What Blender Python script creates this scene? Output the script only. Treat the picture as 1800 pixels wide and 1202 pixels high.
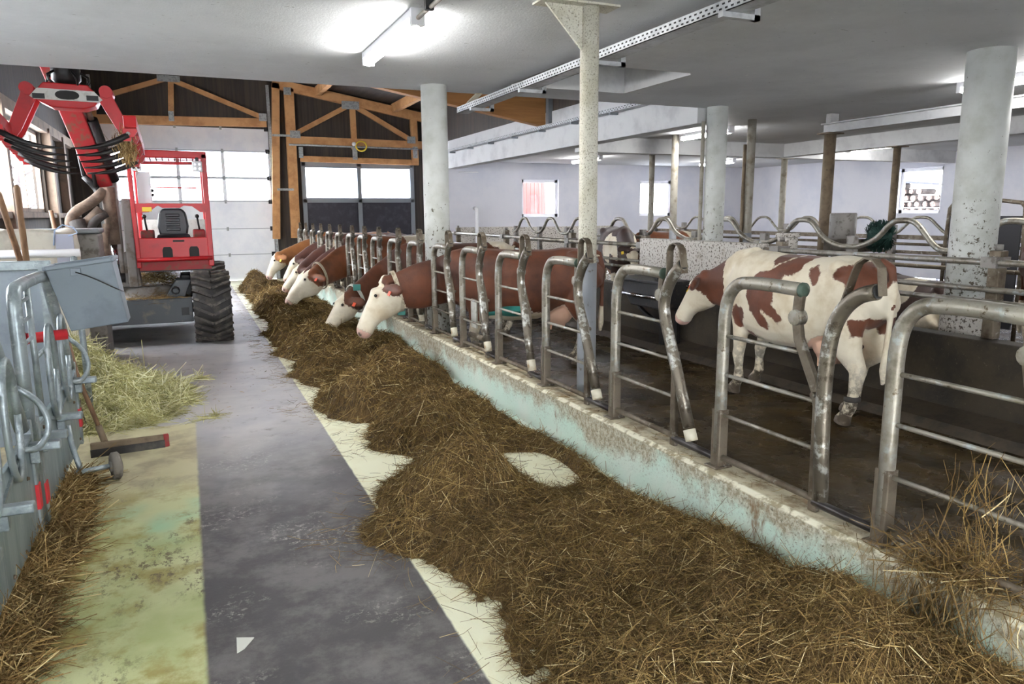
import bpy, bmesh, math, random
import numpy as np
from mathutils import Vector, Matrix, noise as mnoise
random.seed(7); RNG = np.random.default_rng(11)
for o in list(bpy.data.objects): bpy.data.objects.remove(o)
SC = bpy.context.scene; C = SC.collection
PI = math.pi

# ------------------------------------------------------------------ camera
def unit(v): return v/np.linalg.norm(v)
F_PX, CXP, CYP, CAMH = 1280.0, 900.0, 601.0, 1.8
_y = unit(np.array([327-CXP, -(380-CYP), -F_PX])); _z = unit(-np.array([955-CXP, -(7870-CYP), -F_PX]))
_z = unit(_z-_y*np.dot(_y, _z)); _x = np.cross(_y, _z)
RW = np.array([_x, _y, _z])                     # camera axes -> world axes
cam = bpy.data.objects.new('camera', bpy.data.cameras.new('camera')); C.objects.link(cam)
M4 = Matrix([list(RW[0])+[0], list(RW[1])+[0], list(RW[2])+[CAMH], [0, 0, 0, 1]]); cam.matrix_world = M4
cam.data.sensor_width = 36; cam.data.lens = F_PX/1800*36; cam.data.clip_end = 200; cam.data.clip_start = 0.05
SC.camera = cam
def ray(px, py): return RW @ np.array([px-CXP, -(py-CYP), -F_PX])
def onx(px, py, X): d = ray(px, py); return np.array([0, 0, CAMH])+d*(X/d[0])
def ony(px, py, Y): d = ray(px, py); return np.array([0, 0, CAMH])+d*(Y/d[1])
def onz(px, py, Z): d = ray(px, py); return np.array([0, 0, CAMH])+d*((Z-CAMH)/d[2])

# ------------------------------------------------------------------ light and exposure
SC.view_settings.view_transform = 'Standard'; SC.view_settings.look = 'None'
SC.view_settings.exposure = 0.36; SC.view_settings.gamma = 1.0; SC.view_settings.use_curve_mapping = False
SKY_STRENGTH = 22.0; TUBE_GLOW = 80.0
w = bpy.data.worlds.new('overcast_sky'); SC.world = w; w.use_nodes = True
w.node_tree.nodes['Background'].inputs[0].default_value = (0.93, 0.96, 1.0, 1)
w.node_tree.nodes['Background'].inputs[1].default_value = SKY_STRENGTH

# ------------------------------------------------------------------ helpers
def lin(c): c /= 255; return c/12.92 if c <= .04045 else ((c+.055)/1.055)**2.4
def S(r, g, b): return (lin(r), lin(g), lin(b), 1)
class G:                                                       # small node-graph helper
    def __init__(s, name):
        s.m = bpy.data.materials.new(name); s.m.use_nodes = True; s.t = s.m.node_tree; s.n = s.t.nodes
        s.b = s.n['Principled BSDF']; s.o = s.n['Material Output']; s.tc = s.n.new('ShaderNodeTexCoord')
    def L(s, a, b): s.t.links.new(a, b)
    def put(s, sock, v):
        if hasattr(v, 'is_linked') or hasattr(v, 'links'): s.L(v, sock)
        else: sock.default_value = v
    def coord(s, scale=(1, 1, 1)):
        mp = s.n.new('ShaderNodeMapping'); s.L(s.tc.outputs['Object'], mp.inputs[0]); mp.inputs['Scale'].default_value = scale; return mp.outputs[0]
    def noise(s, scale, detail=4, rough=.6, stretch=(1, 1, 1), dist=0):
        n = s.n.new('ShaderNodeTexNoise'); s.L(s.coord(stretch), n.inputs['Vector'])
        n.inputs['Scale'].default_value = scale; n.inputs['Detail'].default_value = detail; n.inputs['Roughness'].default_value = rough; n.inputs['Distortion'].default_value = dist
        return n.outputs[0]
    def ramp(s, v, lo, hi):
        n = s.n.new('ShaderNodeMapRange'); s.L(v, n.inputs[0]); n.inputs[1].default_value = lo; n.inputs[2].default_value = hi; n.interpolation_type = 'SMOOTHSTEP'; return n.outputs[0]
    def math(s, op, a, b=0.0):
        n = s.n.new('ShaderNodeMath'); n.operation = op; s.put(n.inputs[0], a); s.put(n.inputs[1], b); return n.outputs[0]
    def mix(s, f, a, b):
        n = s.n.new('ShaderNodeMix'); n.data_type = 'RGBA'; s.put(n.inputs[0], f); s.put(n.inputs[6], a); s.put(n.inputs[7], b); return n.outputs[2]
    def xyz(s):
        n = s.n.new('ShaderNodeSeparateXYZ'); s.L(s.tc.outputs['Object'], n.inputs[0]); return n.outputs
    def attr(s, name):
        n = s.n.new('ShaderNodeAttribute'); n.attribute_name = name; return n
    def bump(s, h, strength=.3, dist=.01):
        n = s.n.new('ShaderNodeBump'); s.L(h, n.inputs['Height']); n.inputs['Strength'].default_value = strength; n.inputs['Distance'].default_value = dist; s.L(n.outputs[0], s.b.inputs['Normal'])
    def fin(s, col, rough=.6, metal=0.0):
        s.put(s.b.inputs['Base Color'], col); s.put(s.b.inputs['Roughness'], rough); s.b.inputs['Metallic'].default_value = metal; return s.m
MATS = {}
def mat(name, base, rough=.6, metal=0, layers=(), bump=None):
    # layers: (colour, scale, lo, hi[, stretch]) laid over the base where a noise is high
    g = G(name); col = base
    for l in layers:
        st = l[4] if len(l) > 4 else (1, 1, 1)
        col = g.mix(g.ramp(g.noise(l[1], 6, .65, st), l[2], l[3]), col, l[0])
    if bump: g.bump(g.noise(bump[0], 5, .6, bump[2] if len(bump) > 2 else (1, 1, 1)), bump[1], .01)
    MATS[name] = g.fin(col, rough, metal); return MATS[name]

class MB:                                                      # collects shapes, builds ONE mesh object
    def __init__(s): s.v = []; s.f = []; s.s = []
    def add(s, vs, fs, smooth=False):
        k = len(s.v); s.v += [tuple(float(c) for c in v) for v in vs]; s.f += [tuple(i+k for i in f) for f in fs]; s.s += [smooth]*len(fs); return s
    def box(s, x0, x1, y0, y1, z0, z1):
        return s.add([(x, y, z) for z in (z0, z1) for y in (y0, y1) for x in (x0, x1)],
                     [(0, 2, 3, 1), (4, 5, 7, 6), (0, 1, 5, 4), (2, 6, 7, 3), (0, 4, 6, 2), (1, 3, 7, 5)])
    def beam(s, a, b, wd, ht, up=(0, 0, 1)):                    # rectangular bar from a to b
        a = Vector(a); b = Vector(b); t = (b-a).normalized(); up = Vector(up)
        sd = t.cross(up)
        if sd.length < 1e-4: sd = t.cross(Vector((0, 1, 0)))
        sd.normalize(); u = sd.cross(t).normalized()
        vs = [p+sd*(i*wd/2)+u*(j*ht/2) for p in (a, b) for j in (-1, 1) for i in (-1, 1)]
        return s.add(vs, [(0, 1, 3, 2), (4, 6, 7, 5), (0, 4, 5, 1), (2, 3, 7, 6), (0, 2, 6, 4), (1, 5, 7, 3)])
    def tube(s, pts, r, n=10, sub=0, flat=1.0, caps=True, hollow=False):
        pts = [Vector(p) for p in pts]; rs = list(r) if hasattr(r, '__len__') else [r]*len(pts)
        for _ in range(sub):                                    # Chaikin-like smoothing that keeps the ends
            q = [pts[0]]; w_ = [rs[0]]
            for i in range(len(pts)-1):
                a, b = pts[i], pts[i+1]
                if i > 0: q.append(a*.75+b*.25); w_.append(rs[i]*.75+rs[i+1]*.25)
                if i < len(pts)-2: q.append(a*.25+b*.75); w_.append(rs[i]*.25+rs[i+1]*.75)
            q.append(pts[-1]); w_.append(rs[-1]); pts, rs = q, w_
        T = [(pts[min(i+1, len(pts)-1)]-pts[max(i-1, 0)]).normalized() for i in range(len(pts))]
        ref = Vector((0, 0, 1)) if abs(T[0].z) < .9 else Vector((1, 0, 0))
        u = (ref-T[0]*ref.dot(T[0])).normalized(); vs = []; fs = []
        for i, p in enumerate(pts):
            u = (u-T[i]*u.dot(T[i])).normalized(); w_ = T[i].cross(u)
            for k in range(n):
                a = 2*PI*k/n; vs.append(p+u*(math.cos(a)*rs[i])+w_*(math.sin(a)*rs[i]*flat))
        for i in range(len(pts)-1):
            for k in range(n): fs.append((i*n+k, i*n+(k+1) % n, (i+1)*n+(k+1) % n, (i+1)*n+k))
        s.add(vs, fs, True)
        if caps:
            s.add(vs[:n], [tuple(range(n))[::-1]]); s.add(vs[-n:], [tuple(range(n))])
        return s
    def strip(s, pts, side, wd, th):                            # flat bar bent along pts, wide along side
        pts = [Vector(p) for p in pts]; sd = Vector(side).normalized(); vs = []; fs = []
        for i, p in enumerate(pts):
            t = (pts[min(i+1, len(pts)-1)]-pts[max(i-1, 0)]).normalized(); u = t.cross(sd).normalized()
            vs += [p+sd*wd/2+u*th/2, p-sd*wd/2+u*th/2, p-sd*wd/2-u*th/2, p+sd*wd/2-u*th/2]
        for i in range(len(pts)-1):
            for k in range(4): fs.append((i*4+k, i*4+(k+1) % 4, i*4+4+(k+1) % 4, i*4+4+k))
        fs += [(0, 1, 2, 3), tuple(len(vs)-4+k for k in (3, 2, 1, 0))]
        return s.add(vs, fs)
    def lathe(s, prof, c, axis=(0, 0, 1), n=24, smooth=True):
        ax = Vector(axis).normalized(); u = ax.orthogonal().normalized(); w_ = ax.cross(u); c = Vector(c); vs = []; fs = []
        for (r, h) in prof:
            for k in range(n):
                a = 2*PI*k/n; vs.append(c+ax*h+(u*math.cos(a)+w_*math.sin(a))*max(r, 1e-4))
        for i in range(len(prof)-1):
            for k in range(n): fs.append((i*n+k, i*n+(k+1) % n, (i+1)*n+(k+1) % n, (i+1)*n+k))
        s.add(vs, fs, smooth)
        if prof[0][0] > 1e-3: s.add(vs[:n], [tuple(range(n))[::-1]])
        if prof[-1][0] > 1e-3: s.add(vs[-n:], [tuple(range(n))])
        return s
    def prism(s, poly, lo, hi, plane='xz'):                     # polygon extruded along the missing axis
        f3 = {'xz': lambda a, b, h: (a, h, b), 'yz': lambda a, b, h: (h, a, b), 'xy': lambda a, b, h: (a, b, h)}[plane]
        n = len(poly); vs = [f3(a, b, lo) for a, b in poly]+[f3(a, b, hi) for a, b in poly]
        return s.add(vs, [tuple(range(n)), tuple(range(2*n-1, n-1, -1))]+[(k, n+k, n+(k+1) % n, (k+1) % n) for k in range(n)])
    def ball(s, c, rx, ry=None, rz=None, n=14, m=8):
        ry = ry or rx; rz = rz or rx; vs = []; fs = []
        for i in range(m+1):
            th = PI*i/m
            for k in range(n):
                a = 2*PI*k/n; vs.append((c[0]+rx*math.sin(th)*math.cos(a), c[1]+ry*math.sin(th)*math.sin(a), c[2]+rz*math.cos(th)))
        for i in range(m):
            for k in range(n): fs.append((i*n+k, (i+1)*n+k, (i+1)*n+(k+1) % n, i*n+(k+1) % n))
        return s.add(vs, fs, True)
    def mesh(s, name, m, off=(0, 0, 0)):
        me = bpy.data.meshes.new(name); me.from_pydata([(a-off[0], b-off[1], c-off[2]) for a, b, c in s.v], [], s.f)
        me.polygons.foreach_set('use_smooth', s.s); me.materials.append(m)
        bm = bmesh.new(); bm.from_mesh(me); bmesh.ops.remove_doubles(bm, verts=bm.verts, dist=1e-5); bmesh.ops.recalc_face_normals(bm, faces=bm.faces); bm.to_mesh(me); bm.free()
        return me
    def build(s, name, m, parent=None, bevel=0):
        off = (0, 0, 0); p = parent
        while p is not None: off = tuple(a+b for a, b in zip(off, p.location)); p = p.parent
        o = bpy.data.objects.new(name, s.mesh(name, m, off)); C.objects.link(o); o.parent = parent
        if bevel:
            b = o.modifiers.new('bevel', 'BEVEL'); b.width = bevel; b.segments = 2; b.limit_method = 'ANGLE'
        return o
def tag(o, label, cat, group=None):
    o['label'] = label; o['category'] = cat
    if group: o['group'] = group
    return o
def thing(name, label, cat, loc=(0, 0, 0), group=None):
    o = bpy.data.objects.new(name, None); C.objects.link(o); o.location = loc; o.empty_display_size = .1
    return tag(o, label, cat, group)
def struct(o): o['kind'] = 'structure'; return o
def dup(root, loc, rz=None, label=None, group=None):
    r = root.copy(); C.objects.link(r); r.location = loc
    if rz is not None: r.rotation_euler[2] = rz
    if label: r['label'] = label
    if group: r['group'] = group
    for ch in list(root.children):
        c = ch.copy(); C.objects.link(c); c.parent = r
        for g in ch.children:
            d = g.copy(); C.objects.link(d); d.parent = c
    return r
def slab_holes(mb, a0, a1, b0, b1, holes, put):                 # wall cells around rectangular holes
    A = sorted({a0, a1, *[h[0] for h in holes], *[h[1] for h in holes]}); B = sorted({b0, b1, *[h[2] for h in holes], *[h[3] for h in holes]})
    for i in range(len(A)-1):
        for j in range(len(B)-1):
            ca, cb = (A[i]+A[i+1])/2, (B[j]+B[j+1])/2
            if not any(h[0] < ca < h[1] and h[2] < cb < h[3] for h in holes): put(mb, A[i], A[i+1], B[j], B[j+1])
    return mb

# ------------------------------------------------------------------ materials
def m_floor():
    g = G('feed_table_floor'); x, y, z = g.xyz()
    wob = g.math('MULTIPLY', g.math('SUBTRACT', g.noise(9, 5), .5), .016)
    xx = g.math('ADD', x, wob)
    conc = g.mix(g.ramp(g.noise(1.3, 6), .35, .7), S(168, 166, 170), S(190, 186, 184))
    conc = g.mix(g.ramp(g.noise(5, 8, .7), .55, .75), conc, S(120, 114, 108))
    dark = g.mix(g.ramp(g.noise(1.6, 8, .72), .44, .62), S(66, 63, 65), S(104, 100, 99))
    dark = g.mix(g.math('MULTIPLY', g.ramp(g.noise(26, 8, .8), .52, .6), g.ramp(g.noise(1.4, 4), .5, .62)), dark, S(150, 146, 140))
    far = g.ramp(g.math('ADD', y, g.math('MULTIPLY', g.noise(1.2, 4), 2.2)), 5.4, 8.2)
    strip = g.mix(far, dark, conc)
    cream = g.mix(g.ramp(g.noise(3.0, 7, .7), .45, .75), S(240, 240, 212), S(226, 220, 186))
    cream = g.mix(g.ramp(g.noise(22, 7, .8), .66, .74), cream, S(120, 104, 70))
    green = g.mix(g.ramp(g.noise(1.1, 5), .4, .62), S(200, 204, 156), S(172, 180, 124))
    green = g.mix(g.ramp(g.noise(.8, 3, .5, (1.3, 1, 1)), .52, .66), green, S(160, 204, 172))
    green = g.mix(g.ramp(g.noise(2.4, 7, .7), .46, .62), green, S(158, 148, 88))
    green = g.mix(g.math('MULTIPLY', g.ramp(g.noise(20, 8, .8, (1, .6, 1)), .5, .58), g.ramp(g.noise(1.7, 5), .46, .6)), green, S(108, 98, 72))
    dusty = g.mix(g.ramp(g.noise(3.5, 7), .4, .66), S(196, 190, 154), S(160, 150, 124))
    green = g.mix(g.ramp(g.math('ADD', y, g.math('MULTIPLY', g.noise(2.0, 4), 1.2)), 5.2, 6.2), green, dusty)
    green = g.mix(g.ramp(y, 6.8, 6.86), green, conc)
    c = g.mix(g.ramp(xx, -.075, -.05), green, strip); c = g.mix(g.ramp(xx, .94, .955), c, cream)
    grit = g.ramp(g.noise(70, 4, .8), .68, .74); c = g.mix(grit, c, S(70, 62, 48))
    g.bump(g.noise(60, 6), .25, .004)
    return g.fin(c, g.math('ADD', .38, g.math('MULTIPLY', g.noise(3, 5), .35)))
def m_curb():
    g = G('mint_painted_concrete'); x, y, z = g.xyz()
    mint = g.mix(g.ramp(g.noise(2, 4), .35, .7), S(206, 230, 216), S(220, 232, 220))
    zz = g.math('ADD', z, g.math('MULTIPLY', g.math('SUBTRACT', g.noise(1.9, 7, .65), .5), .75))
    grime = g.mix(g.ramp(g.noise(26, 8, .8), .4, .6), S(204, 202, 184), S(150, 136, 108))
    c = g.mix(g.ramp(zz, .2, .34), mint, grime)
    c = g.mix(g.math('MULTIPLY', g.ramp(zz, .1, .3), g.ramp(g.noise(60, 6, .8), .54, .6)), c, S(112, 106, 86))
    c = g.mix(g.ramp(g.noise(4, 6, .7, (1, 1, .35)), .6, .72), c, S(134, 108, 76))
    top = g.mix(g.ramp(g.noise(5, 8, .75), .42, .64), S(200, 192, 166), S(136, 116, 86))
    c = g.mix(g.ramp(z, .402, .407), c, top)
    edge = g.math('MULTIPLY', g.ramp(z, .385, .395), g.ramp(g.math('SUBTRACT', 2.545, x), 0, .02))
    c = g.mix(edge, c, g.mix(g.ramp(g.noise(14, 6), .45, .6), S(226, 222, 200), S(150, 140, 112)))
    g.bump(g.noise(40, 6), .35, .006); return g.fin(c, .62)
def m_wet():
    g = G('wet_manure_floor'); n = g.noise(1.6, 6, .65)
    c = g.mix(g.ramp(n, .4, .62), S(72, 57, 32), S(44, 35, 22)); c = g.mix(g.ramp(g.noise(12, 7, .7), .55, .72), c, S(86, 70, 44))
    g.b.inputs['Specular IOR Level'].default_value = .3; g.bump(g.noise(22, 7, .7, (1, 1, 1), .5), .4, .02); return g.fin(c, g.ramp(g.noise(3, 5), .0, 1.5))
def m_plank(name, a, b, scale=7, axis='x', rough=.75):
    g = G(name); st = {'x': (scale, .35, .35), 'y': (.35, scale, .35), 'z': (.35, .35, scale), 'xy': (scale, scale, .3)}[axis]
    n = g.noise(1.6, 5, .6, st); c = g.mix(g.ramp(n, .35, .68), a, b)
    g.bump(n, .4, .01); return g.fin(c, rough)
MFLOOR = m_floor(); MCURB = m_curb(); MWET = m_wet()
mat('ceiling', S(220, 222, 224), .85, 0, [(S(208, 210, 212), .8, .4, .65), (S(120, 118, 112), 11, .67, .71, (1, 3, 1)), (S(240, 240, 238), 8, .67, .71, (1, 3, 1))], (55, .35))
mat('white_wall', S(214, 214, 222), .85, 0, [(S(200, 202, 214), .7, .4, .65), (S(120, 112, 108), 16, .76, .82)], (60, .15))
mat('white_concrete', S(206, 206, 206), .8, 0, [(S(184, 184, 186), 2, .45, .7), (S(88, 84, 78), 12, .73, .78)], (30, .2))
g = G('speckled_column'); x, y, z = g.xyz()
low = g.math('SUBTRACT', 1.0, g.ramp(z, .9, 2.6)); n1 = g.noise(19, 7, .75)
thr = g.math('SUBTRACT', .655, g.math('MULTIPLY', low, .12))
spk = g.ramp(g.math('SUBTRACT', n1, thr), 0, .03)
c = g.mix(g.ramp(g.noise(3, 5), .4, .7), S(206, 208, 204), S(182, 184, 176)); c = g.mix(spk, c, S(84, 76, 60)); g.bump(n1, .25, .006)
MCOL = g.fin(c, .6)
g = G('dirty_column'); n1 = g.noise(75, 8, .8)
c = g.mix(g.ramp(g.noise(3, 5), .4, .7), S(210, 206, 192), S(180, 174, 152)); c = g.mix(g.ramp(n1, .53, .6), c, S(120, 112, 92)); g.bump(n1, .3, .006)
MCOL2 = g.fin(c, .62)
mat('grey_band', S(150, 154, 160), .6, 0, [(S(110, 106, 98), 20, .6, .7)])
mat('thin_post', S(158, 152, 140), .6, 0, [(S(118, 108, 92), 6, .45, .7), (S(70, 62, 52), 26, .66, .72)], (40, .2))
mat('rust_post', S(120, 104, 84), .7, 0, [(S(88, 74, 58), 5, .4, .7), (S(60, 50, 42), 22, .6, .7)], (40, .3))
mat('speckled_concrete', S(200, 195, 188), .8, 0, [(S(150, 136, 116), 2.2, .56, .7), (S(92, 82, 72), 34, .54, .59)], (50, .3))
mat('dark_wall', S(62, 53, 40), .7, 0, [(S(38, 33, 27), 2, .4, .65), (S(84, 76, 62), 30, .62, .7)], (24, .5))
mat('brown_ledge', S(70, 61, 50), .5, 0, [(S(46, 41, 36), 6, .45, .65)], (30, .3))
mat('galvanized', S(158, 153, 142), .42, .55, [(S(112, 104, 90), 5, .45, .66), (S(176, 182, 184), 9, .55, .68), (S(92, 80, 62), 24, .6, .68)], (50, .2))
mat('galvanized_clean', S(158, 168, 172), .4, .5, [(S(128, 138, 142), 7, .42, .64), (S(180, 188, 192), 16, .56, .66)], (40, .15))
mat('worn_steel', S(116, 106, 92), .5, .4, [(S(84, 72, 58), 7, .42, .66), (S(150, 146, 138), 15, .58, .66)], (40, .25))
mat('swing_steel', S(112, 104, 92), .38, .6, [(S(190, 190, 184), 9, .54, .62), (S(74, 66, 54), 16, .52, .66)], (40, .25))
mat('dark_pipe', S(64, 60, 60), .35, .5, [(S(96, 88, 78), 10, .5, .68)])
mat('green_cap', S(66, 84, 72), .6, 0, [(S(88, 92, 78), 16, .45, .65)])
mat('white_plastic', S(204, 198, 178), .5, 0, [(S(176, 150, 110), 12, .52, .68)])
mat('zinc_perforated', S(196, 198, 200), .45, .4, [(S(170, 172, 174), 9, .45, .65)])
mat('hole_dark', S(44, 44, 44), .9)
mat('red_paint', S(180, 12, 22), .4, 0, [(S(150, 12, 20), 4, .5, .72), (S(110, 70, 50), 24, .68, .76)])
mat('red_dirty', S(146, 28, 32), .55, 0, [(S(108, 70, 52), 9, .5, .64)])
mat('red_tape', S(206, 40, 50), .45)
mat('grey_panel_paint', S(206, 206, 200), .5, 0, [(S(180, 178, 170), 9, .5, .65)])
mat('black_rubber', S(40, 38, 38), .62, 0, [(S(72, 67, 60), 6, .45, .68)], (30, .3))
mat('tread_rubber', S(66, 62, 60), .6, 0, [(S(108, 102, 92), 8, .45, .66)], (30, .3))
mat('black_vinyl', S(24, 27, 32), .4, 0, [(S(36, 40, 46), 8, .5, .7)])
mat('black_steel', S(28, 27, 28), .45, .2, [(S(50, 46, 42), 10, .52, .7)])
mat('chassis_grey', S(72, 76, 80), .5, .1, [(S(104, 98, 88), 6, .52, .7)], (20, .2))
mat('crane_grey', S(140, 136, 132), .55, .1, [(S(110, 96, 82), 5, .48, .66)])
mat('brown_canvas', S(120, 102, 88), .85, 0, [(S(86, 72, 62), 5, .45, .65)], (20, .5))
mat('dark_canvas', S(62, 58, 56), .85, 0, [(S(92, 84, 78), 5, .48, .66)], (14, .6))
mat('chrome', S(214, 214, 224), .12, 1)
mat('lamp_glass', S(228, 232, 236), .2)
mat('yellow', S(226, 196, 60), .5); mat('orange_tag', S(226, 86, 52), .5); mat('teal_tag', S(40, 120, 112), .45)
mat('timber', S(198, 148, 98), .7, 0, [(S(172, 122, 76), 2.2, .42, .64, (1, 1, 1)), (S(120, 82, 50), 16, .68, .75)], (12, .25))
mat('timber_grey', S(140, 122, 106), .8, 0, [(S(112, 98, 86), 3, .42, .66)], (14, .3))
mat('glulam', S(186, 132, 76), .6, 0, [(S(162, 112, 62), 1.4, .42, .62, (.3, .3, 4))], (10, .1))
MCLAD = m_plank('dark_cladding', S(44, 38, 34), S(68, 58, 48), 9, 'xy'); MCLADR = m_plank('roof_boards', S(48, 42, 38), S(66, 58, 50), 6, 'x')
mat('steel_plate', S(168, 172, 172), .45, .3, [(S(140, 142, 142), 20, .45, .6)])
mat('door_white', S(240, 241, 244), .5, 0, [(S(230, 232, 238), 1.5, .42, .65), (S(90, 84, 78), 16, .78, .83)], (18, .05))
mat('door_seam', S(150, 154, 160), .5)
mat('grey_frame', S(130, 134, 138), .5, .2)
mat('black_board', S(48, 46, 54), .6, 0, [(S(64, 62, 70), 5, .45, .7)])
mat('white_frame', S(238, 238, 242), .4)
mat('grey_plastic', S(116, 126, 136), .5, 0, [(S(104, 113, 124), 3, .45, .65)], (80, .05))
mat('pen_sheet', S(150, 164, 168), .42, .35, [(S(128, 144, 150), 2.5, .42, .62, (1, 3, .4)), (S(176, 186, 188), 5, .58, .7, (1, 4, .5)), (S(92, 82, 72), 15, .7, .76)], (30, .15))
mat('pen_plate', S(150, 160, 170), .55, .1, [(S(134, 144, 156), 3, .45, .65)])
mat('wood_handle', S(122, 92, 66), .6, 0, [(S(92, 66, 46), 6, .45, .65, (3, 3, .5))], (30, .2))
mat('bag_white', S(226, 220, 206), .8, 0, [(S(204, 196, 182), 4, .45, .66)], (8, .4))
mat('bag_grey', S(178, 180, 196), .8); mat('blue_strap', S(176, 196, 226), .7)
mat('concrete_dark', S(120, 114, 106), .85, 0, [(S(88, 82, 74), 8, .5, .66)], (30, .3))
mat('brush_green', S(16, 52, 45), .8); mat('brush_box', S(92, 84, 74), .7, 0, [(S(66, 58, 50), 8, .45, .66)])
mat('motor_grey', S(134, 130, 126), .5, .3, [(S(98, 92, 84), 12, .5, .66)])
mat('trough_black', S(44, 44, 46), .5, 0, [(S(74, 68, 60), 14, .55, .68)], (20, .3))
mat('bark', S(52, 42, 38), .9, 0, [(S(34, 28, 26), 9, .45, .64)], (16, .6)); mat('log_end', S(98, 84, 76), .85, 0, [(S(66, 52, 46), 18, .45, .66)])
mat('outside_board', S(112, 70, 64), .8, 0, [(S(92, 50, 46), 2, .45, .64, (6, 6, .6))]); mat('snow', S(236, 238, 242), .9)
mat('tarp', S(40, 44, 60), .5); mat('tree_bark', S(70, 64, 64), .9)
mat('dark_box', S(44, 44, 48), .7)
g = G('window_glass'); tr = g.n.new('ShaderNodeBsdfTransparent'); gl = g.n.new('ShaderNodeBsdfGlossy'); gl.inputs['Roughness'].default_value = .03
mx = g.n.new('ShaderNodeMixShader'); mx.inputs[0].default_value = .004; g.L(tr.outputs[0], mx.inputs[1]); g.L(gl.outputs[0], mx.inputs[2]); g.L(mx.outputs[0], g.o.inputs[0]); MATS['glass'] = g.m
g = G('milky_pane'); tr = g.n.new('ShaderNodeBsdfTransparent'); tl = g.n.new('ShaderNodeBsdfTranslucent'); tr.inputs[0].default_value = (.95, .96, 1, 1)
mx = g.n.new('ShaderNodeMixShader'); mx.inputs[0].default_value = .35; g.L(tr.outputs[0], mx.inputs[1]); g.L(tl.outputs[0], mx.inputs[2]); g.L(mx.outputs[0], g.o.inputs[0]); MATS['pane'] = g.m
g = G('tube_glow'); g.b.inputs['Emission Color'].default_value = (1, .985, .96, 1); g.b.inputs['Emission Strength'].default_value = TUBE_GLOW; MATS['glow'] = g.fin(S(240, 240, 240), .4)
m = MATS

# ------------------------------------------------------------------ the setting
YO, YG, YB, XL, XR, ZC, XB = -6.0, 22.0, 20.4, -2.6, 18.2, 3.3, 7.0
YS = 9.0                                                       # edge of the low ceiling slab over the feed aisle
def roofz(x): return 5.55-.155*(x-2.5)
struct(MB().box(XL, 2.5, YO, YG, -.25, 0).build('floor', MFLOOR))
struct(MB().box(2.75, 5.95, YO, YB, -.25, -.02).build('floor_alley', MWET))
struct(MB().box(6.15, XR, YO, YB, -.25, -.02).build('floor_stalls', MWET))
struct(MB().box(2.75, XB, YB+.2, YG, -.25, 0).build('floor_corner', m['concrete_dark']))
struct(MB().prism([(2.5, -.25), (2.75, -.25), (2.75, .385), (2.725, .41), (2.525, .41), (2.5, .395), (2.5, .06), (2.47, .0), (2.47, -.25)], YO, YB, 'xz').build('wall_curb', MCURB))
struct(MB().box(5.95, 6.15, YO, YB, -.25, .735).build('wall_platform', m['dark_wall'], bevel=.012))
struct(MB().prism([(5.6, -.02), (5.95, -.02), (5.95, .12), (5.68, .05)], YO, YB, 'xz').build('trim_1', m['brown_ledge']))
p = MB().box(5.97, 6.13, 6.55, 8.97, .735, 1.44).build('wall_parapet', m['speckled_concrete'], bevel=.012); struct(p)
mb = MB(); hole = (3.62, 5.18, 6.86, 8.2)
slab_holes(mb, XL-.2, XB, YO, YS, [hole], lambda b, a0, a1, b0, b1: b.box(a0, a1, b0, b1, ZC, ZC+.3))
mb.box(XB, XR+.2, YO, YB+.2, ZC, ZC+.3).box(hole[0]-.1, hole[1]+.1, hole[2]-.1, hole[3]+.1, ZC+.3, ZC+.4)
struct(mb.build('ceiling', m['ceiling']))
mb = MB()
for (a0, a1, b0, b1) in [(hole[0], hole[1], hole[3]-.02, hole[3]), (hole[1]-.02, hole[1], hole[2], hole[3])]: mb.box(a0, a1, b0, b1, ZC-.02, ZC+.28)
struct(mb.build('trim_2', m['white_concrete']))
# roof over the hall, high wall above the slab, side walls
struct(MB().prism([(XL-.3, roofz(XL-.3)), (XB+.3, roofz(XB+.3)), (XB+.3, roofz(XB+.3)+.15), (XL-.3, roofz(XL-.3)+.15)], YS-.2, YG+.4, 'xz').build('ceiling_roof', MCLADR))
struct(MB().prism([(XL, ZC+.3), (XB, ZC+.3), (XB, roofz(XB)), (XL, roofz(XL))], YS-.2, YS, 'xz').build('wall_loft', MCLAD))
LW = [(-4.5, -2.5, 1.6, 2.5), (1.0, 2.6, 1.6, 2.5), (5.5, 7.5, 1.6, 2.5), (10.2, 17.9, 1.9, 3.5)]  # first three openings are out of view, added to let daylight in
mb = slab_holes(MB(), YO, YG, 0, 3.58, LW, lambda b, a0, a1, b0, b1: b.box(XL-.2, XL, a0, a1, b0, b1)); mb.box(XL-.2, XL, YS, YG, 3.58, roofz(XL)+.1)
struct(mb.build('wall_left', MCLAD))
struct(slab_holes(MB(), XL-.2, XR+.2, 0, ZC, [(-1.5, 1.6, 0, 2.6)], lambda b, a0, a1, b0, b1: b.box(a0, a1, YO-.2, YO, b0, b1)).build('wall_front_added', m['white_wall']))  # unseen end wall and door gap, added to cut light from behind camera
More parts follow.
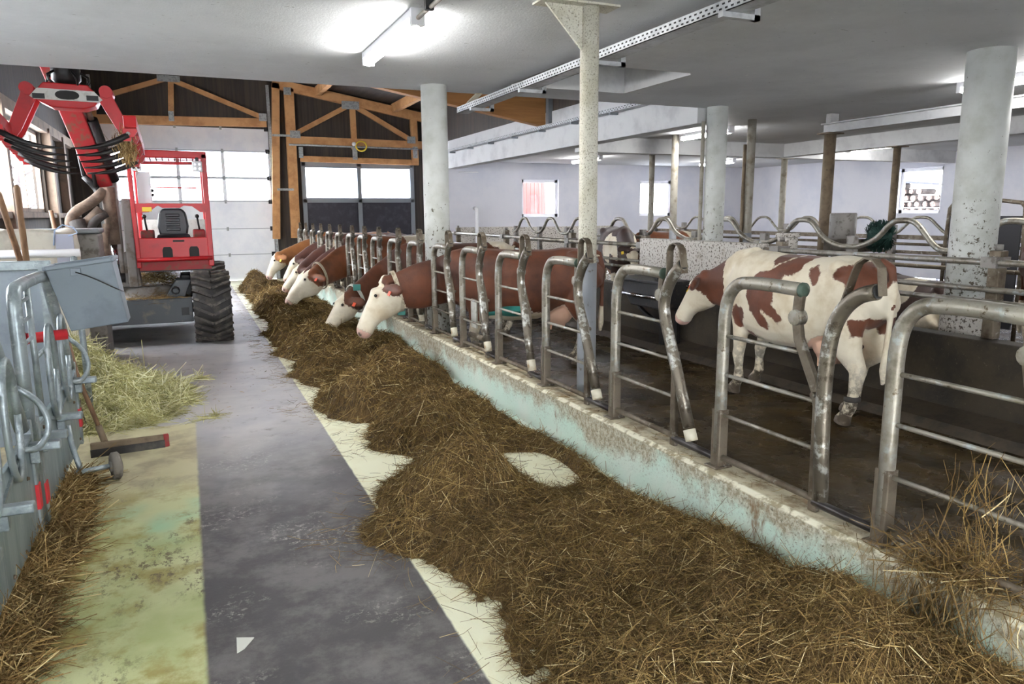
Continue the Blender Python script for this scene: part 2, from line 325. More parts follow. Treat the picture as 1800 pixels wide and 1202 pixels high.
def window_frame(name, pts, ax, at, th, mt, mull=(), glass='glass', fw=.07):
    # pts = a0,a1,z0,z1 ; ax 'x' = pane normal to x at x=at
    a0, a1, z0, z1 = pts; mb = MB()
    def bx(b, p0, p1, q0, q1, e=0):
        return b.box(at-th/2-e, at+th/2+e, p0, p1, q0, q1) if ax == 'x' else b.box(p0, p1, at-th/2-e, at+th/2+e, q0, q1)
    o = bpy.data.objects.new(name, None); C.objects.link(o); struct(o)
    for q in ((a0, a0+fw, z0, z1), (a1-fw, a1, z0, z1), (a0, a1, z0, z0+fw), (a0, a1, z1-fw, z1)): bx(mb, *q)
    for q in mull: bx(mb, q-fw/2, q+fw/2, z0, z1)
    f = mb.build('window_frame', mt, o)
    cuts = [a0]+list(mull)+[a1]
    for i in range(len(cuts)-1):
        p_ = MB(); t_ = th; 
        if ax == 'x': p_.box(at-.004, at+.004, cuts[i]+.02, cuts[i+1]-.02, z0+.02, z1-.02)
        else: p_.box(cuts[i]+.02, cuts[i+1]-.02, at-.004, at+.004, z0+.02, z1-.02)
        p_.build('pane', m[glass], o)
    return o
for k, q in enumerate(LW): window_frame('window_%d' % (k+1), q, 'x', XL-.1, .08, m['timber_grey'], [q[0]+(q[1]-q[0])*f for f in ((.33, .66) if k < 3 else (.27, .53, .78))])
mb = MB().beam((XL+.06, YS, 3.6), (XL+.06, YG, 3.6), .14, .2).beam((XL+.05, YS, 1.84), (XL+.05, YG, 1.84), .16, .1)
for yy in (10.1, 13.8, 18.15, 20.0): mb.box(XL, XL+.16, yy-.1, yy+.1, 0, 3.6)
struct(mb.build('trim_3', m['timber_grey']))
# gable wall with sectional door and the two light windows
DX0, DX1, DZ = -1.95, 2.27, 4.17
GW = (3.13, 6.42, 1.15, 3.25)
mb = slab_holes(MB(), XL, XB+.2, 0, 4.6, [(DX0, DX1, 0, DZ), GW], lambda b, a0, a1, b0, b1: b.box(a0, a1, YG, YG+.2, b0, b1))
mb.prism([(XL, 4.6), (XB+.2, 4.6), (XB+.2, roofz(XB+.2)+.05), (XL, roofz(XL)+.05)], YG, YG+.2, 'xz')
struct(mb.build('wall_gable', MCLAD))
do = bpy.data.objects.new('door_1', None); C.objects.link(do); struct(do)
rows = [(0, .72, 0), (.73, 1.44, 0), (1.45, 2.19, 0), (2.2, 2.83, 1), (2.84, 3.56, 1), (3.57, DZ, 0)]
cols = [DX0, -1.15, -.1, 1.04, DX1]
for z0, z1, gl in rows:
    if not gl:
        MB().box(DX0, DX1, YG+.02, YG+.07, z0, z1).build('panel', m['door_white'], do, bevel=.006)
    else:
        mb = MB().box(DX0, DX1, YG+.02, YG+.07, z0, z0+.03).box(DX0, DX1, YG+.02, YG+.07, z1-.03, z1)
        for q in cols: mb.box(max(DX0, q-.045), min(DX1, q+.045), YG+.02, YG+.07, z0, z1)
        mb.build('panel_frame', m['door_white'], do)
        for a, b in zip(cols[:-1], cols[1:]): MB().box(a+.04, b-.04, YG+.04, YG+.05, z0+.03, z1-.03).build('pane', m['pane'], do)
    mb = MB().box(DX0, DX1, YG+.01, YG+.02, z1-.004, z1+.012); mb.build('seam', m['door_seam'], do)
    for q in (-.1, 1.04):
        MB().box(q-.03, q+.03, YG-.005, YG+.02, z1-.05, z1+.05).build('hinge', m['steel_plate'], do)
    MB().box(DX1-.1, DX1+.02, YG-.02, YG+.02, z1-.06, z1+.06).lathe([(.035, -.03), (.035, .03)], (DX1-.02, YG-.03, z1), (1, 0, 0), 10).build('roller', m['black_steel'], do)
for q in (DX0-.05, DX1+.05): MB().box(q-.04, q+.04, YG-.05, YG+.02, 0, 5.35).build('track', m['steel_plate'], do)
# timber frame of the gable: posts, chords, rafters, braces and nail plates
def yb(px, py, d=0): p_ = ony(px, py, YG-d); return (p_[0], p_[1], p_[2])
tf = bpy.data.objects.new('trim_4', None); C.objects.link(tf); struct(tf)
def tim(a, b, wd=.14, ht=.18, d=.08, mt='timber', nm='beam', up=(0, 1, 0)):
    A = yb(*a, d); B = yb(*b, d); MB().beam(A, B, ht, wd, up).build(nm, m[mt], tf)
tim((160, 209), (468, 216), .14, .22); tim((186, 168), (292, 138), .1, .12); tim((303, 141), (460, 206), .1, .12); tim((300, 140), (301, 203), .1, .14)
tim((484, 146), (486, 420), .14, .2, .1, nm='post'); tim((507, 156), (520, 418), .14, .26, .1, nm='post')
tim((478, 146), (790, 218), .14, .26, .1, nm='rafter')
tim((505, 246), (800, 258), .14, .22, .08); tim((523, 233), (612, 186), .1, .13); tim((622, 186), (722, 246), .1, .13); tim((619, 188), (623, 262), .1, .16)
tim((528, 279), (735, 286), .12, .16); tim((726, 205), (730, 290), .12, .2, .1, nm='post'); tim((158, 160), (163, 216), .12, .2, nm='post')
tim((790, 235), (797, 290), .14, .22, .12, nm='post'); tim((160, 180), (100, 205), .1, .14)
for px, py, w_, h_ in [(296, 138, .55, .16), (301, 204, .13, .25), (462, 206, .2, .2), (616, 185, .5, .22), (519, 236, .28, .2), (723, 246, .25, .2), (505, 160, .2, .2), (529, 268, .12, .3), (624, 270, .14, .34), (730, 268, .14, .34), (495, 238, .5, .06), (502, 333, .45, .06)]:
    q = yb(px, py, .18); MB().box(q[0]-w_/2, q[0]+w_/2, q[1]-.008, q[1]+.008, q[2]-h_/2, q[2]+h_/2).build('nail_plate', m['steel_plate'], tf)
window_frame('window_5', (GW[0], GW[1], 2.2, GW[3]), 'y', YG+.05, .12, m['grey_frame'], [4.77], 'pane', .1)
for a, b in ((GW[0], 4.72), (4.82, GW[1])): struct(MB().box(a, b, YG+.03, YG+.08, GW[2], 2.2).build('wall_board', m['black_board']))
mb = MB()
for q in (GW[0]+.04, 4.77, GW[1]-.04): mb.box(q-.06, q+.06, YG-.03, YG+.05, 0, 3.3)
mb.box(GW[0], GW[1], YG-.03, YG+.05, 2.16, 2.26).box(GW[0], GW[1], YG-.03, YG+.05, 3.2, 3.32); struct(mb.build('trim_5', m['grey_frame']))
# big rafter over the hall ending at the steel post on the stall beam
raf = MB().prism([(-2.6, 5.15), (6.95, 3.57), (6.95, 4.6), (-2.6, 6.2)], 14.0, 14.2, 'xz'); struct(raf.build('trim_6', m['glulam']))
mb = MB()
for zz, x0 in ((.0, 1.0), (0, 3.6), (0, 5.8)): mb.box(x0, x0+.14, YS, YG, roofz(x0)-.26, roofz(x0)-.02)
struct(mb.build('trim_7', m['timber']))
struct(MB().box(6.96, 7.06, 13.9, 14.0, 3.5, 4.8).box(6.94, 7.06, 13.85, 13.87, 3.5, 4.8).build('trim_8', m['grey_frame']))
# stall side: beam, upstand, walls, windows
struct(MB().box(XB-.06, XB+.24, YS, YB, 3.08, 3.5).build('beam_stall', m['white_concrete'], bevel=.01))
struct(MB().box(XB+.02, XB+.22, YS, YB, 3.5, 3.86).build('wall_upstand', m['white_concrete']))
struct(MB().box(XB+.04, XB+.2, YS, YG, 3.86, 4.95).build('wall_upper', MCLAD))
struct(MB().box(XB-.02, XB+.2, YB+.2, YG, 0, 3.86).build('wall_corner', m['white_wall']))
BW = [(9.33, 10.58, 1.7, 2.82), (13.54, 14.8, 1.7, 2.83)]
struct(slab_holes(MB(), XB-.02, XR+.2, 0, ZC, BW, lambda b, a0, a1, b0, b1: b.box(a0, a1, YB, YB+.2, b0, b1)).build('wall_back', m['white_wall']))
RWN = [(13.3, 14.6, 1.73, 2.94), (7.2, 8.5, 1.73, 2.94), (2, 3.3, 1.73, 2.94), (-3.5, -2.2, 1.73, 2.94)]  # all but the first are unseen openings, added for their light
struct(slab_holes(MB(), YO, YB, 0, ZC, RWN, lambda b, a0, a1, b0, b1: b.box(XR, XR+.2, a0, a1, b0, b1)).build('wall_right', m['white_wall']))
for k, q in enumerate(BW): window_frame('window_%d' % (6+k), q, 'y', YB+.12, .06, m['white_frame'], [], 'glass', .09)
for k, q in enumerate(RWN): window_frame('window_%d' % (8+k), q, 'x', XR+.12, .06, m['white_frame'], [], 'glass', .09)
mb = MB().box(XB+.24, XR, 13.0, 13.26, 3.0, ZC).box(12.45, 12.75, YO, 13.0, 3.02, ZC); struct(mb.build('beam_ceiling', m['white_concrete']))
struct(MB().box(9.3, 9.46, YO, 8.95, 3.145, 3.165).box(9.3, 9.46, YO, 8.95, 3.015, 3.03).box(9.365, 9.395, YO, 8.95, 3.02, 3.16).build('beam_steel', m['white_concrete']))
mb = MB()
for yy in (8.8, 5.0, 1.0): mb.box(9.3, 9.46, yy-.05, yy+.05, 3.16, ZC)
struct(mb.build('trim_9', m['white_concrete']))
struct(MB().box(7.2, 9.0, YB-.14, YB-.02, 0, 1.42).box(9.0, 12.4, YB-.14, YB-.02, 0, 1.4).build('wall_kickboard', m['speckled_concrete']))

# ------------------------------------------------------------------ columns and posts
def column(name, label, x, y, r, z0=0, z1=ZC, mt=None, n=28, band=None, extra=None):
    t = thing(name, label, 'column', (x, y, z0))
    MB().lathe([(r, 0), (r, z1-z0)], (x, y, z0), (0, 0, 1), n).build('shaft', mt or MCOL, t)
    if band: MB().lathe([(r+.004, 0), (r+.004, band)], (x, y, z0), (0, 0, 1), n).build('painted_band', m['grey_band'], t)
    return t
column('concrete_column', 'thick white speckled concrete column at the corner of the low ceiling by the feed fence', 2.8, 8.62, .155)
t = column('concrete_column', 'thickest white concrete column, splashed with dung, behind the double rail', 7.16, 4.85, .208)
for a in (.3,): MB().lathe([(.225, 0), (.225, .95)], (7.16, 4.85, 0), (0, 0, 1), 28).build('base_sleeve', m['speckled_concrete'], t)
t = column('concrete_column', 'white concrete column with a downpipe, behind the speckled parapet', 7.18, 8.85, .15)
MB().tube([(6.99, 8.92, 0), (6.99, 8.92, 3.1)], .028).build('downpipe', m['thin_post'], t)
t = column('steel_post', 'slim dirty white steel post with triangular gusset beside the feed fence', 2.83, 4.97, .07, 0, ZC, MCOL2, 24, 1.42)
MB().prism([(2.83, ZC), (2.45, ZC), (2.765, 2.98), (2.83, 2.98)], 4.96, 4.98, 'xz').build('gusset', MCOL2, t)
MB().box(2.41, 3.03, 4.87, 5.07, ZC-.015, ZC).build('head_plate', MCOL2, t)
for (x, y, r, zt, mt, lab, nb) in [(8.9, 12.2, .07, ZC, 'thin_post', 'slim grey post with grey foot in front of the white glowing window', 1.45), (8.67, 9.8, .07, ZC, 'thin_post', 'slim pale post with a brown pipe, next to the column with the downpipe', 1.45),
        (10.9, 15.9, .07, ZC, 'thin_post', 'thinnest rust-speckled post crossing the white glowing window', 0), (12.6, 13.12, .07, 3.0, 'thin_post', 'rust-stained slim post under the junction of two ceiling beams', 0),
        (9.38, 8.82, .09, 3.015, 'rust_post', 'brown rusty post carrying the end of the white steel beam', 0), (12.6, 10.2, .068, 3.02, 'rust_post', 'dark grey post beside the window with the firewood', 0)]:
    t = column('stall_post', lab, x, y, r, 0, zt, m[mt], 18, nb)
    if zt < ZC: MB().box(x-.16, x+.16, y-.12, y+.12, zt-.02, zt).build('head_plate', m[mt], t)
    if x == 9.38: MB().box(x+.02, x+.16, y-.14, y-.05, 1.5, 1.72).box(x+.02, x+.2, y-.15, y-.08, 1.6, 1.68).build('bracket', m['rust_post'], t)
    if x == 8.67: MB().tube([(x-.1, y+.03, 0), (x-.1, y+.03, 2.9)], .03).build('pipe', m['rust_post'], t)

# ------------------------------------------------------------------ ceiling lights, conduits, trays
def tube_light(x, y, L, label, z=ZC, rz=0, oval=False):
    t = thing('tube_light', label, 'light', (x, y, z), 'fluorescent tube lights under the ceiling'); 
    a, b = (y-L/2, y+L/2)
    MB().box(x-.05, x+.05, a, b, z-.06, z).build('housing', m['white_frame'], t, bevel=.008)
    MB().tube([(x, a+.02, z-.085), (x, b-.02, z-.085)], .042, 14).build('tube', m['glow'], t)
    for e_ in (a-.03, b-.02): MB().box(x-.052, x+.052, e_, e_+.05, z-.12, z).build('end_cap', m['white_frame'], t)
    return t
tube_light(1.68, 6.33, 1.6, 'long fluorescent tube light above the feed aisle with a conduit running off it')
t = [o for o in C.objects if o.name == 'tube_light'][0]
MB().tube([(1.68, 5.53, 3.23), (1.66, 2.5, 3.23)], .016, 8).build('conduit', m['thin_post'], t)
for yy in (5.2, 3.9): MB().box(1.64, 1.7, yy-.02, yy+.02, 3.21, 3.3).build('clip', m['black_steel'], t)
tube_light(1.68, -1.2, 1.6, 'added unseen fluorescent tube light over the feed aisle, behind the camera')  # unseen lamp, added to light the camera end of the aisle
tube_light(8.95, 11.35, 1.4, 'tube light glowing between the grey-footed post and the downpipe column'); tube_light(14.4, 12.15, 1.5, 'tube light over the firewood window, past the rusty post'); tube_light(10.1, 17.85, 1.5, 'tube light in front of the window with the pink boards')
tube_light(14.4, 17.7, 1.5, 'tube light in the far corner of the stalls'); tube_light(8.6, 5.4, 1.5, 'tube light beside the thickest column'); tube_light(8.6, 0.2, 1.5, 'added unseen tube light over the near end of the stalls')  # the last lamp is out of view, added for its light
def tray(label, x, zb, y0, y1, wd, ht, step, holes=True):
    t = thing('cable_tray', label, 'cable tray', (x, y0, zb))
    MB().box(x-wd/2, x-wd/2+.006, y0, y1, zb, zb+ht).box(x+wd/2-.006, x+wd/2, y0, y1, zb, zb+ht).box(x-wd/2, x+wd/2, y0, y1, zb, zb+.006).build('channel', m['zinc_perforated'], t)
    if holes:
        mb = MB(); n = int((y1-y0)/step)
        for k in range(n):
            yy = y0+(k+.5)*step
            for r_ in (0.3, .7): mb.box(x-wd/2-.0015, x-wd/2+.001, yy-step*.24+(r_ > .5)*step*.5, yy+step*.2+(r_ > .5)*step*.5, zb+ht*r_-.006, zb+ht*r_+.006)
        o = mb.build('slot_holes', m['hole_dark'], t); o['kind'] = 'stuff'
    return t
t = tray('galvanized perforated cable tray hung under the low ceiling beside the slim post', 3.5, 3.13, 1.5, 9.55, .16, .075, .06)
for yy in (2.9, 4.2, 5.9, 7.5, 9.0):
    MB().box(3.4, 3.72, yy-.025, yy+.025, 3.095, 3.13).box(3.67, 3.72, yy-.025, yy+.025, 3.095, min(3.298, 3.3)).build('bracket', m['zinc_perforated'], t)
mb = MB()
for k in range(5): mb.tube([(3.44+.02*k, 9.2, 3.16), (3.45+.02*k, 9.35, 3.2), (3.45+.018*k, 8.9, 3.29)], .008, 6, 1)
mb.build('cable', m['white_plastic'], t)
t = tray('perforated cable tray running along the top of the white stall beam', 6.86, 3.5, 9.2, 20.3, .14, .07, .09)
for yy in np.arange(9.8, 20, 1.4): MB().box(6.78, 6.95, yy-.03, yy+.03, 3.46, 3.5).build('bracket', m['grey_frame'], t)
tag(MB().tube([(7.3, 20.33, 3.0), (7.9, 20.33, 3.0)], .015).tube([(7.78, 20.2, .17), (7.78, 20.2, 1.95), (7.78, 20.36, 1.97)], .05).build('wall_pipe', m['white_frame']), 'white pipe standing against the white wall at the end of the beam', 'pipe')
t = thing('pipe_run', 'thin grey pipe with yellow cable coil across the timber chord', 'pipe', (3, 21.7, 4))
a, b = yb(508, 254, .25), yb(735, 262, .25); MB().tube([a, b], .025, 8).build('pipe', m['steel_plate'], t)
q = yb(635, 257, .3); MB().tube([(q[0]+.16*math.cos(k/10*2*PI), q[1], q[2]+.14*math.sin(k/10*2*PI)) for k in range(11)], .022, 8, 1).build('cable_coil', m['yellow'], t)
MB().ball((yb(622, 253, .3)), .06).build('junction_box', m['white_frame'], t)

# ------------------------------------------------------------------ feed fence
FX, FZ = 2.6, .41
def FP(y0, u, w_, dx=0): return (FX+dx, y0+u, FZ+w_)
def make_bay(y0, kind):
    t = thing('feed_fence_bay', '', 'fence', (FX, y0, FZ), 'bays of the tubular feed fence on the mint curb')
    P = lambda u, w_, dx=0: FP(y0, u, w_, dx)
    MB().tube([P(0, .08), P(0, .72), P(0, .84), P(-.02, .95), P(-.09, 1.025), P(-.19, 1.035), P(-.3, 1.038), P(-.53, 1.03)], .033, 14, 2).build('hoop', m['galvanized'], t)
    MB().lathe([(.036, 0), (.036, .012), (.02, .016)], P(-.53, 1.03), (0, -1, 0), 14).build('end_cap', m['green_cap'], t)
    MB().box(FX-.03, FX+.03, y0-.035, y0+.035, FZ, FZ+.33).box(FX-.06, FX+.06, y0-.05, y0+.05, FZ, FZ+.012).build('foot_post', m['worn_steel'], t, bevel=.006)
    for w_, u1, r in ((.737, -.53, .011), (.525, -.67, .011), (.3, -.68, .011), (.06, -.68, .018)):
        MB().tube([P(0, w_), P(u1, w_)], r, 8).build('rung', m['galvanized' if r < .015 else 'worn_steel'], t)
    MB().strip([P(-.52, 1.01), P(-.51, .9), P(-.53, .8), P(-.655, .575), P(-.672, .5), P(-.68, 0)], (1, 0, 0), .03, .05).build('leg', m['worn_steel'], t, bevel=.006)
    MB().lathe([(.036, -.028), (.04, -.01), (.04, .02), (.03, .03)], P(-.515, .9), (1, 0, 0), 14).build('stop_roller', m['galvanized'], t)
    MB().lathe([(.014, -.035), (.014, .035)], P(-.66, .56), (1, 0, 0), 8).build('pivot_bolt', m['worn_steel'], t)
    if kind == 'held': path = [(-.72, 1.09), (-.685, 1.04), (-.645, .96), (-.625, .86), (-.635, .72), (-.655, .5), (-.66, .17)]; lp = [(-.737, 1.05), (-.715, 1.177), (-.69, 1.205), (-.654, 1.217), (-.618, 1.205), (-.598, 1.173), (-.61, .98)]; tip = [(-.66, .18), (-.662, .1)]
    elif kind == 'narrow': path = [(-.753, 1.098), (-.69, 1.05), (-.63, .96), (-.602, .868), (-.61, .78), (-.635, .7), (-.70, .50), (-.80, .17)]; lp = [(-.77, 1.05), (-.746, 1.177), (-.72, 1.205), (-.684, 1.217), (-.648, 1.205), (-.628, 1.173), (-.63, .98)]; tip = [(-.797, .18), (-.825, .095)]
    elif kind == 'closed': path = [(-.973, 1.065), (-.89, 1.045), (-.81, .98), (-.757, .874), (-.738, .7), (-.737, .5), (-.758, .09)]; lp = [(-1.0, 1.05), (-.985, 1.163), (-.95, 1.195), (-.916, 1.2), (-.875, 1.175), (-.855, 1.13), (-.815, 1.01)]; tip = None
    else: path = [(-.773, 1.098), (-.7, 1.05), (-.635, .96), (-.602, .868), (-.615, .78), (-.648, .7), (-.74, .50), (-.88, .17)]; lp = [(-.79, 1.05), (-.766, 1.177), (-.74, 1.205), (-.704, 1.217), (-.668, 1.205), (-.648, 1.173), (-.645, .98)]; tip = [(-.882, .16), (-.91, .1)]
    sb = MB().tube([P(a, b, -.045) for a, b in path], .034, 14, 2).build('swing_bar', m['swing_steel'], t)
    a, b = path[0], path[1]
    e = Vector((0, a[0]-b[0], a[1]-b[1])).normalized()
    MB().lathe([(.028, 0), (.028, .003)], Vector(P(a[0], a[1], -.045))+e*.001, e, 14).build('tube_mouth', m['hole_dark'], sb)
    MB().strip([P(a, b, -.045) for a, b in lp], (1, 0, 0), .045, .007).build('guide_loop', m['worn_steel'], sb)
    if tip: MB().tube([P(a, b, -.045) for a, b in tip], .036, 14).build('sleeve', m['white_plastic'], sb)
    return t
BAYS = [2.03, 3.08, 4.17, 5.23, 6.22, 7.2, 8.17, 9.22, 10.22, 11.27, 12.25, 13.2, 14.25, 15.3, 16.35, 17.4, 18.45, 19.45]
HELD = (7, 9, 12, 13, 14, 15, 16)                               # bays whose swing bar stands beside a feeding cow's neck
BLAB = ['feed fence bay with dry hay hanging from its rungs', 'feed fence bay with its swing bar upright, before the patched cow', 'feed fence bay in front of the black water trough',
        'feed fence bay just behind which the slim steel post stands', 'feed fence bay in front of the brown feeding cow\'s hind leg', 'feed fence bay with the valve plate and pipe behind it', 'feed fence bay touching the neck of the cow with yellow and teal collar tags']
REST = 'galvanized feed fence bay among the necks of the farther feeding cows'
po = make_bay(BAYS[2], 'open'); pc = make_bay(BAYS[1], 'closed'); ph = make_bay(BAYS[7], 'held'); pn = make_bay(BAYS[6], 'narrow')
RAILS = []
for i, y0 in enumerate(BAYS):
    if i == 2: t = po
    elif i == 1: t = pc
    elif i == 7: t = ph
    elif i == 6: t = pn
    else: t = dup(ph if i in HELD else po if y0-(BAYS[i-1] if i else .9) > 1.02 else pn, (FX, y0, FZ))
    t['label'] = BLAB[i] if i < len(BLAB) else REST
    nxt = (BAYS[i-1] if i else .9)
    RAILS.append((t, y0, nxt))
for t, y0, nxt in RAILS: MB().tube([FP(y0, -.68, .045), (FX, nxt, FZ+.045)], .021, 10).build('bottom_rail', m['dark_pipe'], t)
t = thing('water_valve', 'grey-pink valve plate with bent pipes behind the feed fence', 'valve', (2.72, 7.1, .41))
MB().box(2.69, 2.71, 7.05, 7.2, .62, .92).build('plate', m['grey_panel_paint'], t, bevel=.004)
MB().tube([(2.74, 6.9, .55), (2.74, 6.98, .6), (2.74, 7.03, .75), (2.74, 7.05, 1.02), (2.74, 7.0, 1.06), (2.74, 6.95, 1.0)], .025, 10, 2).build('pipe', m['worn_steel'], t)
MB().tube([(2.72, 7.3, .52), (2.72, 6.9, .53)], .03, 10).build('pipe', m['worn_steel'], t)
MB().tube([(2.72, 7.2, .44), (2.72, 6.95, .45)], .025, 10).box(2.69, 2.75, 7.0, 7.06, .41, .46).build('pipe', m['worn_steel'], t)
tag(MB().lathe([(.14, 0), (.17, .05), (.17, .065), (.14, .06), (.1, .02)], (2.95, 6.65, .8), (0, 0, 1), 20).tube([(2.6, 6.6, .83), (2.85, 6.65, .83)], .02).build('drinking_bowl', m['teal_tag']), 'teal plastic drinking bowl behind the feed fence', 'bowl')

# ------------------------------------------------------------------ stall fittings
struct(MB().box(6.15, 8.8, YO, YB, -.1, .17).build('floor_bed', m['brown_ledge']))
def rail_run(label, y0, y1, zs, posts, x=6.05):
    t = thing('stall_rail', label, 'railing', (x, y0, .735))
    for z, r in zs: MB().tube([(x, y0, z), (x, y1, z)], r, 10).build('rail', m['galvanized'], t)
    for yy in posts:
        MB().box(x+.03, x+.13, yy-.05, yy+.05, .735, 1.47).build('post', m['worn_steel'], t, bevel=.008)
        MB().box(x-.045, x+.14, yy-.065, yy+.065, zs[0][0]-.045, zs[0][0]+.045).lathe([(.03, 0), (.03, .05)], (x+.08, yy, 1.47), (0, 0, 1), 10).build('clamp', m['motor_grey'], t)
    return t
rail_run('three-bar railing on the dark wall beyond the speckled parapet', 8.98, 17.4, ((1.335, .03), (1.1, .022), (1.0, .022)), (9.05, 11.3, 14.2, 17.2))
rail_run('three-bar railing on the dark wall running to the thickest column and beyond', -1, 6.53, ((1.375, .028), (1.15, .024), (1.045, .024)), (3.92, 6.35, 1.2))
def wave(label, x, peaks, zt, zb, r, top=.17, lean=.26):
    t = thing('wave_rail', label, 'railing', (x, peaks[0], 0))
    for k, yp in enumerate(peaks):
        a = yp-((yp-peaks[k+1])/2 if k < len(peaks)-1 else .7); b = yp+((peaks[k-1]-yp)/2 if k else .7)
        MB().tube([(x, a, zb), (x, a+.16, zb), (x, yp-top-lean*.75, zb+(zt-zb)*.3), (x, yp-top, zt-.02), (x, yp, zt), (x, yp+top, zt-.02), (x, yp+top+lean*.75, zb+(zt-zb)*.3), (x, b-.16, zb), (x, b, zb)], r, 10, 2).build('wave_tube', m['galvanized'], t)
        MB().box(x+.03, x+.12, b-.06, b+.06, 0, zb+.14).build('upright', m['motor_grey'], t, bevel=.006)
    MB().tube([(x+.07, peaks[-1]-.7, zb-.2), (x+.07, peaks[0]+.7, zb-.2)], .025, 8).build('lower_rail', m['worn_steel'], t)
    return t
wave('wavy tubular head rail of the near stall row, passing behind the thickest column', 8.0, [17.34, 15.84, 14.44, 12.78, 11.27, 9.56, 7.91, 6.3, 4.99, 3.5], 1.69, 1.34, .035)
wave('thinner wavy tubular head rail of the far stall row along the white side wall', 12.0, [16.7, 15.42, 14.24, 13.05, 11.74, 10.35, 9.1, 7.8, 6.5], 1.69, 1.4, .026)
tag(MB().box(12.12, 12.2, 5, 17.5, 1.28, 1.36).box(12.12, 12.18, 5, 17.5, 1.02, 1.08).build('stall_beam', m['worn_steel']), 'long flat bars under the far wavy rail', 'bar')
BX, BY = 8.75, 7.25                                            # behind the wavy rail, held by the rusty post
t = thing('cow_brush', 'round dark green cow brush with grey motor drum above the patched cow', 'brush', (BX, BY, 1.28))
MB().lathe([(.178, 0), (.184, .02), (.184, .37), (.172, .39)], (BX, BY+.64, 1.385), (0, 0, 1), 24).build('motor', m['motor_grey'], t)
MB().box(BX-.17, BX+.17, BY+.22, BY+.82, 1.23, 1.41).build('gearbox', m['brush_box'], t, bevel=.02)
MB().beam((BX+.1, BY+.78, 1.32), (9.33, 8.76, 1.36), .08, .1).build('arm', m['worn_steel'], t)
mb = MB()
for k in range(900):
    a = random.random()*2*PI; u = random.uniform(-.18, .18); rr = (.13+.06*math.cos(u*8)+random.uniform(-.01, .02))*1.15
    d = Vector((math.sin(a)*.7, 0, math.cos(a))); c0 = Vector((BX, BY+u, 1.455)); e = Vector((0, .0045, 0)); p1 = c0+d*rr
    mb.add([c0+d*.06-e, c0+d*.06+e, p1+e, p1-e], [(0, 1, 2, 3)])
mb.ball((BX, BY, 1.455), .15, .17, .17, 20, 12)
mb.build('bristles', m['brush_green'], t)
t = thing('water_trough', 'black plastic water trough on the brown wall below the parapet', 'trough', (5.75, 8.3, .5))
MB().prism([(7.7, .93), (8.75, .9), (8.72, .82), (8.45, .56), (7.72, .56)], 5.5, 5.93, 'yz').build('basin', m['trough_black'], t, bevel=.02)
MB().box(5.44, 5.93, 7.66, 8.8, .89, .93).build('rim', m['trough_black'], t, bevel=.01)
MB().tube([(5.42, 8.8, .72), (5.42, 7.7, .72)], .025, 10).build('front_bar', m['chrome'], t)
MB().tube([(5.85, 8.75, .7), (5.75, 8.68, .5), (5.85, 8.3, .3), (5.92, 8.0, .2)], .03, 8, 2).build('bracket', m['black_steel'], t)
MB().box(5.7, 5.78, 7.95, 8.05, .05, .56).box(5.8, 5.86, 7.8, 7.86, .05, .56).build('leg', m['black_steel'], t)
MB().box(5.6, 5.66, 7.98, 8.04, .93, 1.08).build('float_valve', m['black_steel'], t)
t = thing('screen_panel', 'black board panel in a bent tube frame by the side wall', 'panel', (10.1, 6.7, 0))
MB().box(10.08, 10.11, 6.2, 7.2, .2, 1.72).build('board', m['dark_box'], t)
MB().tube([(10.1, 6.15, 0), (10.1, 6.15, 1.8), (10.1, 6.25, 1.925), (10.1, 7.15, 1.925), (10.1, 7.25, 1.8), (10.1, 7.25, 0)], .028, 10, 1).build('tube_frame', m['worn_steel'], t)
tag(MB().box(7.72, 7.92, 7.9, 8.1, .17, 1.5).box(7.7, 7.94, 7.88, 8.12, 1.44, 1.5).build('concrete_stub', m['speckled_concrete'], bevel=.01), 'stubby speckled concrete post in the stalls behind the parapet', 'post')

# ------------------------------------------------------------------ cows
def coat_mat(name, brown, brown2, cream=(228, 218, 196), cream2=(206, 190, 160)):
    g = G(name); a = g.attr('coat').outputs['Fac']; zc = g.attr('zone'); d = g.attr('dirt').outputs['Fac']
    edge = g.math('ADD', a, g.math('MULTIPLY', g.math('SUBTRACT', g.noise(13, 6, .7), .5), .10))
    br = g.mix(g.ramp(g.noise(2.2, 6, .65), .35, .65), S(*brown), S(*brown2)); wh = g.mix(g.ramp(g.noise(4, 6), .42, .7), S(*cream), S(*cream2))
    c = g.mix(g.ramp(edge, -.008, .008), wh, br); c = g.mix(zc.outputs['Alpha'], c, zc.outputs['Color'])
    dd = g.math('MULTIPLY', d, g.ramp(g.noise(14, 7, .7), .38, .56)); c = g.mix(dd, c, S(72, 60, 46))
    hair = g.noise(60, 4, .7, (1, 1, .35)); g.bump(hair, .25, .006)
    try: g.b.inputs['Sheen Weight'].default_value = .12
    except Exception: pass
    return g.fin(c, .62)
CM = {'red': coat_mat('coat_red_brown', (108, 59, 34), (74, 40, 24)), 'dark': coat_mat('coat_dark_red', (92, 54, 42), (70, 41, 33)), 'fawn': coat_mat('coat_fawn', (158, 102, 54), (134, 84, 44)), 'orange': coat_mat('coat_orange', (134, 76, 38), (102, 56, 28)), 'patch': coat_mat('coat_patched', (110, 61, 38), (86, 47, 29)), 'blackish': coat_mat('coat_blackish', (70, 46, 38), (54, 38, 34))}
mat('eye_dark', S(22, 16, 14), .15); mat('collar_beige', S(190, 178, 156), .7, 0, [(S(140, 124, 100), 14, .5, .64)]); mat('collar_white', S(214, 214, 206), .6)
